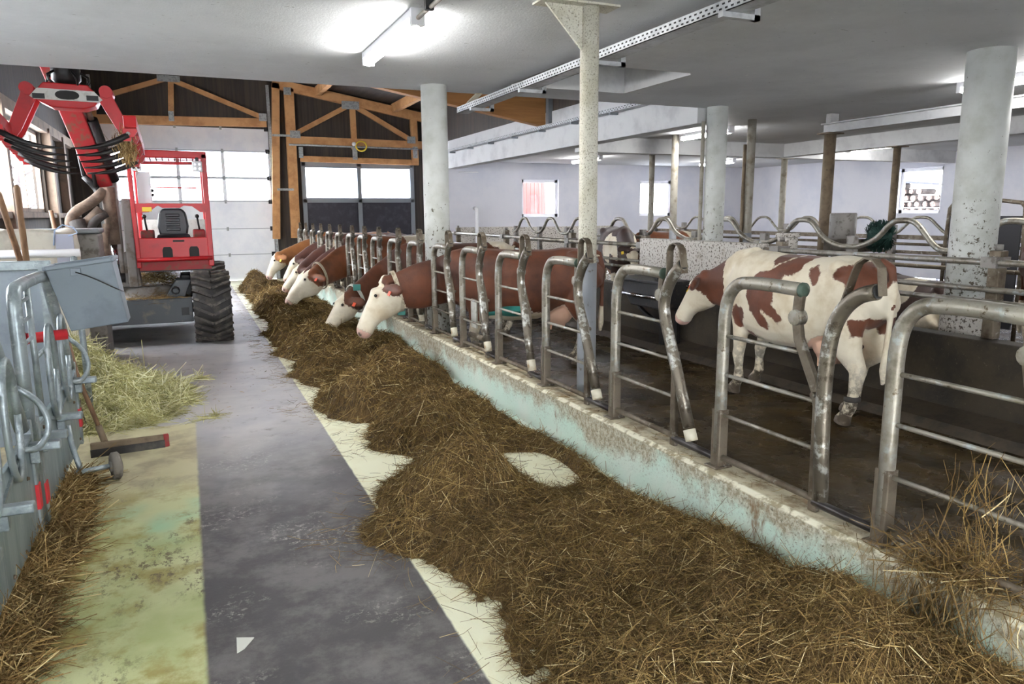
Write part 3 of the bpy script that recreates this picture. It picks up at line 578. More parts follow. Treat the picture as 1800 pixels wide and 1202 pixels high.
def sdpoly(x, z, poly):                                         # signed distance to a polygon, positive inside
    P = np.array(poly); d = np.full(x.shape, 1e9); ins = np.zeros(x.shape, bool); n = len(P)
    for i in range(n):
        a, b = P[i], P[(i+1) % n]; e = b-a; L2 = e@e
        tt = np.clip(((x-a[0])*e[0]+(z-a[1])*e[1])/L2, 0, 1); d = np.minimum(d, np.hypot(x-a[0]-tt*e[0], z-a[1]-tt*e[1]))
        cr = ((a[1] > z) != (b[1] > z)) & (x < (b[0]-a[0])*(z-a[1])/((b[1]-a[1]) if abs(b[1]-a[1]) > 1e-9 else 1e-9)+a[0]); ins ^= cr
    return np.where(ins, d, -d)
def make_cow(label, loc, head, coatf, cmat, s=1.0, poll=None, muz=None, legs=None, lying=False, vox=.02, group=None, collar=None, tags=(), tail=True, dirt=1.0, tuft=.045, gate=None):
    th = math.atan2(head[1], head[0]); ca, sa = math.cos(th), math.sin(th)
    def loc_of(wp): dx, dy = wp[0]-loc[0], wp[1]-loc[1]; return np.array([(dx*ca+dy*sa)/s, (-dx*sa+dy*ca)/s, (wp[2]-loc[2])/s])
    dz = -.5 if lying else 0
    PL = loc_of(poll); MZ = loc_of(muz); hd = MZ-PL; L = np.linalg.norm(hd); hd = hd/L; k = L/.56
    mb = MB(); samples = []
    def loft(rings, part, side=None, power=2.0, n=20):
        vs = []; fs = []; cs = [np.array(r[0], float) for r in rings]
        for i, r in enumerate(rings):
            t_ = unit(cs[min(i+1, len(cs)-1)]-cs[max(i-1, 0)])
            sd = np.array(side, float) if side is not None else np.cross((0, 0, 1), t_)
            sd = unit(sd-t_*np.dot(sd, t_)); up = np.cross(t_, sd)
            for q in range(n):
                a = 2*PI*q/n; cc, ss = math.cos(a), math.sin(a)
                cx_ = math.copysign(abs(cc)**(2/power), cc); sx_ = math.copysign(abs(ss)**(2/power), ss)
                vs.append(cs[i]+sd*(cx_*r[1])+up*(sx_*r[2]))
        for i in range(len(rings)-1):
            for q in range(n): fs.append((i*n+q, i*n+(q+1) % n, (i+1)*n+(q+1) % n, (i+1)*n+q))
        fs += [tuple(range(n))[::-1], tuple(range((len(rings)-1)*n, len(rings)*n))]
        mb.add(vs, fs)
        m_ = len(rings)-1
        for i in range(m_):
            for j in range(5):
                f = j/5; c_ = cs[i]*(1-f)+cs[i+1]*f; rr = (min(rings[i][1], rings[i][2])*(1-f)+min(rings[i+1][1], rings[i+1][2])*f); samples.append((*c_, rr, part, (i+f)/m_))
    B = [(-.93, 1.20, .07, .12), (-.88, 1.15, .18, .22), (-.76, 1.11, .25, .29), (-.6, 1.08, .275, .335), (-.42, 1.02, .285, .37), (-.15, .965, .345, .42), (.12, .955, .35, .425), (.35, .98, .31, .42), (.52, 1.01, .255, .40), (.68, 1.03, .21, .34), (.8, 1.03, .15, .24), (.85, 1.03, .08, .12)]
    loft([((x, 0, z+dz), a, b) for x, z, a, b in B], 0, power=2.35)
    for sgn in (1, -1): mb.ball((-.62, sgn*.2, 1.3+dz), .1, .075, .08)               # hip bones
    # neck: broad at the shoulder, slim behind the poll
    up = np.cross(hd, unit(np.cross((0, 0, 1), hd))); hb = PL+hd*.2*L-up*.12*k
    n0 = np.array([.5, 0, 1.1+dz]); n1 = np.array([.74, 0, 1.06+dz]); ctrl = n1+unit(n1-n0)*.22
    nk = []
    if gate is None:
        for i in range(7):
            f = i/6; q = (1-f)**2*n1+2*f*(1-f)*ctrl+f*f*hb; nk.append((q, .17*(1-f)+.11*f, .34*(1-f)**1.2+.15*k*(1-(1-f)**1.2)))
    else:                                                       # the neck crosses the fence plane square, between bar and post
        ga, gb = loc_of((FX+.14, gate, loc[2])), loc_of((FX-.14, gate, loc[2])); tot = hb[0]-n1[0]
        for g_ in (ga, gb): g_[2] = n1[2]+(hb[2]-n1[2])*float(np.clip((g_[0]-n1[0])/tot, .1, .9))
        K = [n0, n1, ga, gb, hb, hb+hd*.15]; Wk = [.2, .155, .112, .108, .11, .11]; Hk = [.34, .33, .28, .25*min(k, 1.1), .15*k, .15*k]
        for j in (1, 2, 3):
            for f in (0, .33, .67):
                q = .5*((2*K[j])+(K[j+1]-K[j-1])*f+(2*K[j-1]-5*K[j]+4*K[j+1]-K[j+2])*f*f+(3*K[j]-K[j-1]-3*K[j+1]+K[j+2])*f**3)
                nk.append((q, Wk[j]*(1-f)+Wk[j+1]*f, Hk[j]*(1-f)+Hk[j+1]*f))
        nk.append((hb, .11, .15*k))
    loft([(n0, .2, .34)]+nk+[(hb+hd*.04*k, .09, .1*k)], 1)
    H = [(-.06, .06, .05, -.05), (.0, .105, .10, -.07), (.1, .12, .15, -.10), (.2, .128, .178, -.122), (.34, .122, .172, -.12), (.48, .1, .138, -.092), (.64, .082, .102, -.062), (.8, .082, .086, -.05), (.93, .09, .082, -.052), (1.02, .075, .062, -.055), (1.06, .035, .03, -.055)]
    loft([(PL+hd*(t_*L)+up*(o*k), a*k, b*k) for t_, a, b, o in H], 2, power=2.25)
    mb.ball(tuple(PL-up*.085*k+hd*.02), .085*k, .085*k, .085*k)
    if tuft: mb.ball(tuple(PL-up*.04*k-hd*.005), tuft*1.1, tuft*1.3, tuft)
    sdv = unit(np.cross((0, 0, 1), hd)); ears = []
    for sgn in (1, -1):
        b0 = PL+hd*.12*L+sdv*sgn*.09*k-up*.06*k; o_ = unit(sdv*sgn*.8-np.array((0, 0, .12))-hd*.25-up*.35)
        loft([(b0, .035, .03), (b0+o_*.07*k, .066, .032), (b0+o_*.14*k, .08, .032), (b0+o_*.21*k, .066, .03), (b0+o_*.26*k, .03, .022)], 3, side=hd+np.array([0, 0, -.3]))
        ears.append((b0, o_))
    lg = legs or {}
    if not lying:
        for nm, sgn in (('fl', 1), ('fr', -1)):
            fx, fy = lg.get(nm, (.56, .17*sgn))
            loft([((.52, .15*sgn, 1.0), .09, .17), ((.54, .17*sgn, .82), .085, .13), ((.54*.8+fx*.2, .16*sgn*.8+fy*.2, .66), .075, .085), ((.54*.45+fx*.55-.0, .16*sgn*.4+fy*.6, .46), .058, .06), ((.3*.54+.7*fx+.015, .16*sgn*.3+fy*.7, .39), .056, .06), ((fx-.01, fy, .27), .04, .042), ((fx-.015, fy, .15), .05, .054), ((fx+.02, fy, .09), .046, .05), ((fx+.05, fy, .035), .06, .075), ((fx+.055, fy, .0), .062, .078)], 4, side=(0, 1, 0))
        for nm, sgn in (('hl', 1), ('hr', -1)):
            fx, fy = lg.get(nm, (-.72, .15*sgn))
            loft([((-.68, .13*sgn, 1.12), .12, .22), ((-.68, .16*sgn, .92), .12, .21), ((-.68, .165*sgn, .76), .105, .175), ((-.74, .16*sgn*.6+fy*.4, .6), .075, .115), ((fx-.07, fy, .48), .06, .074), ((fx-.065, fy, .42), .056, .066), ((fx-.045, fy, .28), .043, .046), ((fx-.02, fy, .16), .052, .056), ((fx+.01, fy, .1), .046, .05), ((fx+.045, fy, .035), .06, .075), ((fx+.05, fy, .0), .062, .078)], 4, side=(0, 1, 0))
        mb.ball((-.45, 0, .63), .2, .17, .17)
        for a, b in ((-.36, .08), (-.36, -.08), (-.52, .08), (-.52, -.08)): mb.tube([(a, b, .52), (a, b, .42)], .018, 8)
        samples.append((-.45, 0, .62, .16, 6, 0)); samples.append((-.44, 0, .48, .08, 6, 0))
    else:
        for sgn in (1, -1):
            loft([((.5, .2*sgn, .42), .1, .13), ((.6, .24*sgn, .22), .08, .09), ((.75, .26*sgn, .1), .06, .06), ((.55, .3*sgn, .06), .05, .05)], 4, side=(0, 1, 0))
            loft([((-.6, .24*sgn, .45), .13, .2), ((-.4, .34*sgn, .25), .12, .14), ((-.5, .38*sgn, .1), .07, .07), ((-.2, .4*sgn, .06), .05, .05)], 4, side=(0, 1, 0))
    if tail:
        zt = dz
        loft([((-.84, 0, 1.36+zt), .05, .05), ((-.95, 0, 1.32+zt), .036, .036), ((-1.0, .01, 1.15+zt), .028, .028), ((-.985, .02, .85+zt), .024, .024), ((-.98, .02, .66+max(zt, -.4)), .03, .03), ((-.975, .02, .5+max(zt, -.4)), .04, .04), ((-.97, .02, .38+max(zt, -.3)), .018, .018)], 5, side=(0, 1, 0))
    me = mb.mesh('cow_base', cmat); me.update()
    tmp = bpy.data.objects.new('tmp', me); C.objects.link(tmp)
    r_ = tmp.modifiers.new('r', 'REMESH'); r_.mode = 'VOXEL'; r_.voxel_size = vox; r_.use_smooth_shade = True
    sm = tmp.modifiers.new('s', 'SMOOTH'); sm.factor = .5; sm.iterations = 4
    dg = bpy.context.evaluated_depsgraph_get(); nm_ = bpy.data.meshes.new_from_object(tmp.evaluated_get(dg)); bpy.data.objects.remove(tmp)
    N = len(nm_.vertices); P = np.empty(N*3, np.float32); nm_.vertices.foreach_get('co', P); P = P.reshape(-1, 3).astype(float)
    SMP = np.array(samples); best = np.full(N, 1e9); idx = np.zeros(N, int)
    for i, q in enumerate(SMP):
        dd = np.linalg.norm(P-q[:3], axis=1)-q[3]; u_ = dd < best; best[u_] = dd[u_]; idx[u_] = i
    part = SMP[idx, 4].astype(int); tt = SMP[idx, 5]
    rel = P-PL; ht = rel@hd/L; hs = rel@sdv; hu = rel@up
    val = coatf(part, tt, P, ht, hs/k, hu/k)
    val = np.where(part == 6, -1, val)
    zone = np.zeros((N, 4)); 
    def zput(msk, col, a): zone[msk, :3] = S(*col)[:3]; zone[msk, 3] = np.maximum(zone[msk, 3], a)
    zput((part == 2) & (ht > .93), (216, 166, 152), .8); zput((part == 6), (214, 166, 140), .85)
    for sg in (1, -1): zput((part == 2) & (np.linalg.norm(np.stack([(ht-1.0)*L, (hs/k-sg*.05)*k, (hu/k+.02)*k]), axis=0) < .028), (70, 40, 36), .9)
    for sg in (1, -1): zput((part == 2) & (np.linalg.norm(np.stack([(ht-.3)*L, (hs/k-sg*.112)*k, (hu/k-.0)*k]), axis=0) < .036), (150, 96, 76), .6)
    if not lying: zput((P[:, 2] < .075), (74, 62, 50), .9)
    dirtv = np.clip((.62-P[:, 2])/.45, 0, 1)*dirt if not lying else np.clip((.4-P[:, 2])/.3, 0, 1)*dirt
    dirtv = np.where((part == 4) | (part == 5) | lying, dirtv, dirtv*.3)
    a_ = nm_.attributes.new('coat', 'FLOAT', 'POINT'); a_.data.foreach_set('value', val.astype(np.float32))
    a_ = nm_.attributes.new('dirt', 'FLOAT', 'POINT'); a_.data.foreach_set('value', dirtv.astype(np.float32))
    a_ = nm_.attributes.new('zone', 'FLOAT_COLOR', 'POINT'); a_.data.foreach_set('color', zone.astype(np.float32).ravel())
    nm_.materials.clear(); nm_.materials.append(cmat); nm_.polygons.foreach_set('use_smooth', [True]*len(nm_.polygons))
    t = thing('cow', label, 'cow', loc, group); t.rotation_euler[2] = th; t.scale = (s, s, s)
    def child(b, name, mt, par=None):
        o = bpy.data.objects.new(name, b.mesh(name, mt)); C.objects.link(o); o.parent = par or t; return o
    o = bpy.data.objects.new('body', nm_); C.objects.link(o); o.parent = t
    for sg in (1, -1): child(MB().ball(tuple(PL+hd*.3*L+sdv*sg*.106*k-up*.0*k), .02, .02, .02, 10, 6), 'eye', m['eye_dark'])
    if collar:
        q = nk[-2]; tg = unit(nk[-1][0]-nk[-3][0]); sd = unit(np.cross((0, 0, 1), tg)); uu = np.cross(tg, sd); a, b = q[1]+.03, q[2]+.028
        pts = [q[0]+sd*(a*math.cos(x_))+uu*(b*math.sin(x_)) for x_ in np.linspace(0, 2*PI, 33)]
        bm_ = MB(); vs = []; wd = .024
        for i, p_ in enumerate(pts[:-1]):
            o2 = unit(p_-q[0])*.006; vs += [p_-tg*wd+o2, p_+tg*wd+o2, p_+tg*wd-o2, p_-tg*wd-o2]
        nn = 32; bm_.add(vs, [(i*4+c_, i*4+(c_+1) % 4, ((i+1) % nn)*4+(c_+1) % 4, ((i+1) % nn)*4+c_) for i in range(nn) for c_ in range(4)])
        co = child(bm_, 'collar', m[collar[0]])
        for (ang, mt, sz) in collar[1]:
            p_ = q[0]+sd*((a+.015)*math.cos(ang))+uu*((b+.015)*math.sin(ang))
            child(MB().box(p_[0]-sz, p_[0]+sz, p_[1]-sz, p_[1]+sz, p_[2]-sz*.8, p_[2]+sz*.8), 'collar_tag', m[mt], co)
    if legs and 'hl' in legs: child(MB().lathe([(.062, -.022), (.066, 0), (.062, .022)], (legs['hl'][0]-.035, legs['hl'][1], .235), (0, 0, 1), 18), 'leg_band', m['dark_canvas'])
    for e, mt in tags:
        b0, o_ = ears[e]; p_ = b0+o_*.13*k+hd*.03; fw = unit(np.cross(o_, hd)); fw = fw*np.sign(np.dot(fw, up)+1e-9); p_ = p_+fw*.036+hd*(.03 if mt == 'yellow' else 0)
        child(MB().beam(p_-hd*.0, p_+hd*.055, .045, .008, fw), 'ear_tag', m[mt])
    return t
def whead(part, tt, P, ht, hs, hu, cheek=.16):
    # white face with brown cheeks behind the eye line and brown ears
    br = np.where(part == 2, (cheek-ht)*.5+np.clip(np.abs(hs)-.05, -.05, .06)*1.2-np.clip(hu, 0, 1)*.9, 0)
    return np.where(part == 3, .2, br)
def solid(under=.62, spots=(), cheek=.16, whites=()):
    def f(part, tt, P, ht, hs, hu):
        v = np.full(len(P), .3)
        v = np.minimum(v, (P[:, 2]-under))                                  # pale belly line
        for (x, z, r) in whites: v = np.minimum(v, np.hypot(P[:, 0]-x, P[:, 2]-z)-r)
        v = np.where(part == 1, np.minimum(.3, .95-tt+.2*(tt < .8)), v)
        v = np.where(part == 4, (P[:, 2]-.55)*.6, v); v = np.where(part == 5, (P[:, 2]-.7), v)
        return np.where((part == 2) | (part == 3), whead(part, tt, P, ht, hs, hu, cheek), v)
    return f
def patched(polys, neckbrown=True):
    def f(part, tt, P, ht, hs, hu):
        v = np.full(len(P), -.3)
        for pl in polys: v = np.maximum(v, sdpoly(P[:, 0], P[:, 2], pl))
        v = np.where((part == 1) & (tt > .25), .12, v) if neckbrown else v
        v = np.where(part == 5, np.where(P[:, 2] > 1.0, .1, -.2), v)
        return np.where((part == 2) | (part == 3), whead(part, tt, P, ht, hs, hu, .08), v)
    return f
# the feeding row
make_cow('brown cow with a white face feeding, yellow and teal tags on its collar', (3.6, 7.93, 0), (-.941, .338), solid(.66, whites=[(-.9, 1.42, .13)], cheek=.02), CM['red'], 1.0, (2.03, 8.38, 1.07), (1.735, 8.42, .45), vox=.017, gate=8.36, collar=('collar_beige', [(-1.95, 'yellow', .04), (-1.75, 'teal_tag', .045)]), tags=[(0, 'orange_tag')], tuft=.06)
make_cow('brown cow feeding with its white head half buried in hay, teal collar box', (3.64, 10.24, 0), (-.985, .17), solid(.5, whites=[(-.72, 1.40, .17), (-.55, 1.44, .12)], cheek=.1), CM['red'], 1.0, (1.91, 10.08, .735), (1.61, 9.97, .27), vox=.019, gate=10.41, collar=('collar_white', [(.9, 'teal_tag', .05)]), tags=[(0, 'orange_tag')])
make_cow('orange-brown cow with white face and pale collar, feeding further along', (3.62, 13.6, 0), (-.975, -.22), solid(.55, whites=[(-.35, 1.25, .3), (-.8, 1.3, .22)], cheek=.1), CM['orange'], 1.02, (1.89, 12.95, .885), (1.45, 12.9, .34), vox=.022, gate=13.39, collar=('collar_beige', []), tags=[(0, 'orange_tag')])
make_cow('red-brown cow in the feed fence directly behind the orange-brown cow', (3.64, 14.52, 0), (-1, -.08), solid(.5, cheek=.14), CM['dark'], 1.0, (2.0, 14.35, .77), (1.66, 14.3, .3), vox=.026, gate=14.44)
make_cow('dark red cow with a white stripe along the crest of its neck', (3.62, 15.5, 0), (-1, 0), solid(.5, whites=[(.95, 1.22, .12), (1.1, 1.08, .1), (0, 1.4, .25)], cheek=.14), CM['dark'], 1.0, (2.05, 15.42, .81), (1.68, 15.38, .33), vox=.026, gate=15.49)
make_cow('dark red cow with mottled white head reaching for hay', (3.62, 16.55, 0), (-1, 0), solid(.5, cheek=.1), CM['dark'], 1.0, (2.1, 16.47, .92), (1.83, 16.4, .43), vox=.026, gate=16.54)
make_cow('fawn cow with white face and a yellow ear tag, last in the feeding row', (3.6, 17.6, 0), (-1, 0), solid(.5, cheek=.14), CM['fawn'], 1.0, (1.8, 17.45, .96), (1.57, 17.4, .42), vox=.026, gate=17.59, tags=[(0, 'yellow')])
# patched cow standing in the alley
def PC(pts):
    out = []
    for (u, v) in pts: p_ = onx(1040+u/3.214, 420+v/3.214, 4.85); out.append(((p_[1]-5.1)/1.0, p_[2]))
    return out
POL = [[(975, 95), (1050, 55), (1140, 50), (1150, 62), (1060, 130), (1010, 165), (985, 150)], [(1000, 190), (1080, 120), (1150, 62), (1215, 78), (1165, 130), (1140, 215), (1085, 225), (1050, 300), (1040, 380), (1085, 460), (1065, 488), (1000, 430), (965, 390), (1010, 480), (1005, 530), (965, 505), (905, 410), (880, 330), (890, 280), (940, 200)], [(800, 380), (850, 400), (862, 430), (822, 512), (788, 490), (772, 420)], [(840, 530), (880, 540), (872, 640), (838, 642), (828, 570)], [(1190, 190), (1220, 165), (1255, 200), (1262, 250), (1235, 282), (1210, 240)],
       [(1335, 230), (1370, 180), (1450, 140), (1530, 90), (1620, 30), (1690, 60), (1680, 240), (1590, 230), (1570, 260), (1500, 330), (1440, 385), (1410, 330), (1390, 270), (1345, 250)], [(1410, 470), (1500, 480), (1480, 580), (1420, 570)]]
make_cow('white cow with big brown patches standing in the wet alley', (5.15, 5.1, 0), (0, 1), patched([PC(q) for q in POL]), CM['patch'], 1.02, (5.04, 6.36, 1.17), (4.97, 6.66, .64), legs={'fl': (.54, .18), 'fr': (.78, -.3), 'hl': (-.74, .12), 'hr': (-.5, -.2)}, vox=.016, tags=[(0, 'orange_tag'), (0, 'yellow')], dirt=1.0)
# cows in the stalls
make_cow('white-faced cow looking through the railing beside the parapet', (7.5, 12.0, .17), (-.4, -1), solid(.5, cheek=.1, whites=[(.5, 1.0, .3)]), CM['blackish'], .98, (7.02, 10.75, 1.26), (6.95, 10.55, .86), vox=.026, tags=[(0, 'yellow'), (1, 'yellow')])
make_cow('brown cow with a pale back behind the parapet, only its back showing', (9.7, 13.6, .0), (-1, -.2), solid(.5, whites=[(-.75, 1.4, .25), (.9, 1.3, .3)]), CM['orange'], 1.0, (8.2, 13.4, 1.1), (7.9, 13.3, .6), vox=.035)
make_cow('red-brown cow with a white shoulder patch beside the thickest column', (7.62, 3.55, .17), (.05, -1), solid(.5, whites=[(-.45, 1.45, .2)]), CM['red'], 1.05, (7.62, 2.2, 1.2), (7.62, 1.85, .7), vox=.024)
make_cow('dark brown and white cow resting in the stall behind the double rail', (9.34, 7.0, -.02), (.3, 1), solid(.3, whites=[(.0, .75, .22), (-.6, .6, .15)]), CM['blackish'], 1.0, (9.78, 8.2, 1.05), (9.86, 8.5, .7), lying=True, vox=.03)

# ------------------------------------------------------------------ hay and straw
def vnoise(x, y, seed=0):
    xi = np.floor(x).astype(int); yi = np.floor(y).astype(int); fx = x-xi; fy = y-yi; fx = fx*fx*(3-2*fx); fy = fy*fy*(3-2*fy)
    def hsh(a, b): n = (a*374761393+b*668265263+seed*69069) & 0x7fffffff; n = ((n ^ (n >> 13))*1274126177) & 0x7fffffff; return ((n ^ (n >> 16)) & 0xffff)/65535.0
    return (hsh(xi, yi)*(1-fx)+hsh(xi+1, yi)*fx)*(1-fy)+(hsh(xi, yi+1)*(1-fx)+hsh(xi+1, yi+1)*fx)*fy
def fbm(x, y, sc, octv=4, seed=0): return sum(vnoise(x*sc*2**i, y*sc*2**i, seed+i)*.5**i for i in range(octv))/sum(.5**i for i in range(octv))-.5
def mesh_np(name, V, Fq, mt, smooth=False, tone=None):
    me = bpy.data.meshes.new(name); V = np.asarray(V, np.float32); Fq = np.asarray(Fq, np.int32); nf, k = Fq.shape
    me.vertices.add(len(V)); me.vertices.foreach_set('co', V.ravel()); me.loops.add(nf*k); me.loops.foreach_set('vertex_index', Fq.ravel())
    me.polygons.add(nf); me.polygons.foreach_set('loop_start', np.arange(nf, dtype=np.int32)*k); me.polygons.foreach_set('use_smooth', np.full(nf, smooth)); me.update(calc_edges=True)
    if tone is not None:
        a = me.attributes.new('tone', 'FLOAT', 'POINT'); a.data.foreach_set('value', tone.astype(np.float32))
    me.materials.append(mt); return me
def strand_mesh(name, P, D, Ln, Wd, mt, curl=.5, zmin=.004, lim=None):
    n = len(P); D = D/np.linalg.norm(D, axis=1, keepdims=True); R = RNG.normal(size=(n, 3)); Sd = np.cross(D, R); Sd /= np.linalg.norm(Sd, axis=1, keepdims=True); Bn = np.cross(D, Sd)
    cu = RNG.normal(0, curl, n)[:, None]; V = np.empty((n, 4, 2, 3))
    for j in range(4):
        f = j/3; q = P+D*(Ln[:, None]*(f-.5))+Bn*(cu*Ln[:, None]*((f-.5)**2))
        q[:, 2] = np.maximum(q[:, 2], zmin)
        if lim: lim(q)
        w_ = (Wd*(1-.5*abs(f-.4)))[:, None]/2
        V[:, j, 0] = q-Sd*w_; V[:, j, 1] = q+Sd*w_
    b = (np.arange(n)*8)[:, None]; F = np.concatenate([b+np.array([[2*j, 2*j+1, 2*j+3, 2*j+2]]) for j in range(3)])
    return mesh_np(name, V.reshape(-1, 3), F, mt, False, np.repeat(RNG.random(n), 8))
def lim_curb(q):                                                # stalks lean on the curb face or lie on its top
    inside = (q[:, 0] > 2.494) & (q[:, 0] < 2.76) & (q[:, 2] < FZ+.003); up_ = inside & (q[:, 2] > .34)
    q[up_, 2] = FZ+.003; q[inside & ~up_, 0] = 2.494
    low = (q[:, 2] < .07) & (q[:, 0] > 2.465); q[low, 0] = 2.465
def lim_gate(q): c_ = (q[:, 0] < -.866) & (q[:, 2] > .08); q[c_, 0] = -.866
def hay_mat(name, cols, rough=.8):
    g = G(name); a = g.attr('tone').outputs['Fac']; r = g.n.new('ShaderNodeValToRGB'); g.L(a, r.inputs[0]); el = r.color_ramp.elements
    for i, (p_, c) in enumerate(cols):
        e = el[i] if i < 2 else el.new(p_); e.position = p_; e.color = S(*c)
    c = g.mix(g.ramp(g.noise(2.2, 5, .6), .38, .66), r.outputs[0], g.mix(.45, r.outputs[0], S(74, 56, 30)))
    g.b.inputs['Specular IOR Level'].default_value = .25
    return g.fin(c, rough)
HAYM = hay_mat('silage_strands', [(0, (80, 61, 35)), (1.0, (236, 220, 172)), (.4, (114, 91, 53)), (.74, (144, 118, 70)), (.94, (178, 152, 100))])
HAYG = hay_mat('green_hay_strands', [(0, (160, 156, 98)), (1.0, (244, 242, 210)), (.5, (206, 202, 146)), (.85, (230, 226, 182))])
STRAW = hay_mat('straw_strands', [(0, (110, 84, 50)), (1.0, (226, 206, 156)), (.5, (150, 122, 76)), (.85, (190, 162, 108))])
mat('hay_core', S(98, 76, 44), .9, 0, [(S(64, 49, 28), 9, .42, .62), (S(132, 108, 64), 22, .52, .64)], (30, 1.0))
mat('green_core', S(150, 144, 90), .9, 0, [(S(116, 110, 66), 9, .42, .62)], (30, 1.0))
mat('straw_core', S(104, 82, 48), .9, 0, [(S(70, 54, 32), 9, .42, .62)], (30, 1.0))
LE = [(.8, .95), (2.0, .93), (2.45, .98), (2.81, 1.08), (3.3, .98), (3.81, .74), (4.2, .82), (4.57, .95), (4.98, 1.33), (5.31, 1.08), (6.09, 1.2), (6.6, .97), (7.1, .92), (7.6, 1.05), (8.5, .86), (9.3, 1.1), (9.9, .88), (11.5, .97), (13, 1.1), (14.8, 1.0), (17, 1.08), (19, 1.0), (20.3, 1.15)]
MOUNDS = [(1.42, 4.05, .36, .34, .4), (1.72, 5.65, .3, .36, .38), (1.4, 6.75, .3, .3, .42), (2.0, 7.7, .34, .36, .5), (1.4, 8.6, .2, .4, .5), (1.7, 3.1, .10, .6, .5), (2.15, 2.9, .12, .35, .6), (1.95, 2.0, .2, .5, .6), (1.35, 1.9, .12, .35, .6), (2.25, 1.4, .22, .35, .6), (1.5, 9.9, .28, .4, .7), (1.15, 11.2, .24, .28, .5), (1.9, 10.9, .22, .4, .6), (1.5, 12.6, .26, .4, .7), (1.4, 14.4, .26, .4, .7), (1.7, 16, .26, .45, .8), (1.3, 18.2, .2, .3, .6), (1.45, 19.5, .36, .4, .6), (2.2, 6.4, .1, .3, .5), (2.3, 4.95, .1, .2, .22), (2.42, 4.4, .08, .1, .22), (2.2, 9.2, .2, .35, .8)]
def hay_h(x, y):
    xl = np.interp(y, [a for a, b in LE], [b for a, b in LE])+fbm(x, y, 2.3, 4, 5)*.22+fbm(x, y, 9, 3, 15)*.16
    env = np.clip((x-xl)/.28, 0, 1); env = env*env*(3-2*env)
    h = .05+.05*fbm(x, y, 1.4, 3, 3)
    for (mx_, my, hh, rx, ry) in MOUNDS: h = h+hh*np.exp(-((x-mx_)/rx)**2-((y-my)/ry)**2)
    gap = np.exp(-((x-2.2)/.2)**4-((y-4.5)/.42)**2)*1.5+np.exp(-((x-2.45)/.14)**2-((y-3.25)/.4)**2)*.5+np.exp(-((x-1.28)/.2)**2-((y-5.1)/.22)**2)*.5
    h = h*np.clip(1-gap, 0, 1)-gap*.03
    return h*env+(fbm(x, y, 3.0, 4, 9)*.23+fbm(x, y, 14, 2, 19)*.03)*np.clip(env*1.5, 0, 1)*np.clip(h/.1, .2, 1)-.012
def heap(name, label, hf, x0, x1, y0, y1, st, n, core, mt, ln, wd, weight, stray=0, tilt=.3, curl=.6, lim=None, sx0=None):
    gx = np.arange(x0, x1+st/2, st); gy = np.arange(y0, y1+st/2, st); X, Y = np.meshgrid(gx, gy, indexing='ij'); Hh = hf(X, Y)
    idx = -np.ones(X.shape, int); keep = np.zeros(X.shape, bool); pos = Hh > 0
    cell = pos[:-1, :-1] | pos[1:, :-1] | pos[:-1, 1:] | pos[1:, 1:]
    keep[:-1, :-1] |= cell; keep[1:, :-1] |= cell; keep[:-1, 1:] |= cell; keep[1:, 1:] |= cell
    idx[keep] = np.arange(keep.sum()); V = np.stack([X[keep], Y[keep], np.maximum(Hh[keep], -.01)], 1); ii, jj = np.nonzero(cell)
    F = np.stack([idx[ii, jj], idx[ii+1, jj], idx[ii+1, jj+1], idx[ii, jj+1]], 1)
    o = bpy.data.objects.new(name, mesh_np(name, V, F, core, True)); C.objects.link(o); o['label'] = label; o['category'] = 'hay'; o['kind'] = 'stuff'
    cx_ = RNG.uniform(x0, x1, n*6); cy_ = RNG.uniform(y0, y1, n*6); hh = hf(cx_, cy_); wgt = weight(cx_, cy_)*(hh > 0)
    k = RNG.random(n*6) < wgt; cx_, cy_, hh = cx_[k][:n], cy_[k][:n], hh[k][:n]
    e = .02; gx_ = (hf(cx_+e, cy_)-hf(cx_-e, cy_))/(2*e); gy_ = (hf(cx_, cy_+e)-hf(cx_, cy_-e))/(2*e); q = len(cx_)
    a = RNG.uniform(0, 2*PI, q); D = np.stack([np.cos(a), np.sin(a), np.cos(a)*gx_+np.sin(a)*gy_+RNG.normal(0, tilt, q)], 1)
    P = np.stack([cx_, cy_, hh+RNG.uniform(-.004, .022, q)], 1)
    if stray:
        sx, sy = RNG.uniform(x0-.35 if sx0 is None else sx0, x1, stray*4), RNG.uniform(y0, y1, stray*4); h2 = hf(sx, sy); h3 = np.maximum.reduce([hf(sx+.15, sy), hf(sx, sy+.15), hf(sx, sy-.15), hf(sx-.1, sy), hf(sx+.3, sy)]); ok = (h2 <= 0) & (h3 > 0) & (RNG.random(stray*4) < .5); sx, sy = sx[ok][:stray], sy[ok][:stray]
        a = RNG.uniform(0, 2*PI, len(sx)); P = np.concatenate([P, np.stack([sx, sy, np.full(len(sx), .006)], 1)]); D = np.concatenate([D, np.stack([np.cos(a), np.sin(a), np.zeros(len(sx))], 1)])
    q = len(P); me = strand_mesh('strands', P, D, RNG.gamma(3, 1, q)/3*(ln[1]-ln[0])+ln[0], RNG.uniform(wd[0], wd[1], q)*np.where(np.arange(q) < len(cx_), np.clip(P[:, 1]/4.0, 1, 3), 1.0), mt, curl, lim=lim)
    s_ = bpy.data.objects.new('strands', me); C.objects.link(s_); s_.parent = o; s_['kind'] = 'stuff'
    return o
heap('hay', 'long windrow of brown silage hay heaped in front of the feed fence', hay_h, .55, 2.468, .8, 20.35, .03, 115000, m['hay_core'], HAYM, (.03, .13), (.0016, .0034), lambda x, y: np.clip(2.6/np.maximum(y, 1.2), .12, 1), 4200, lim=lim_curb)
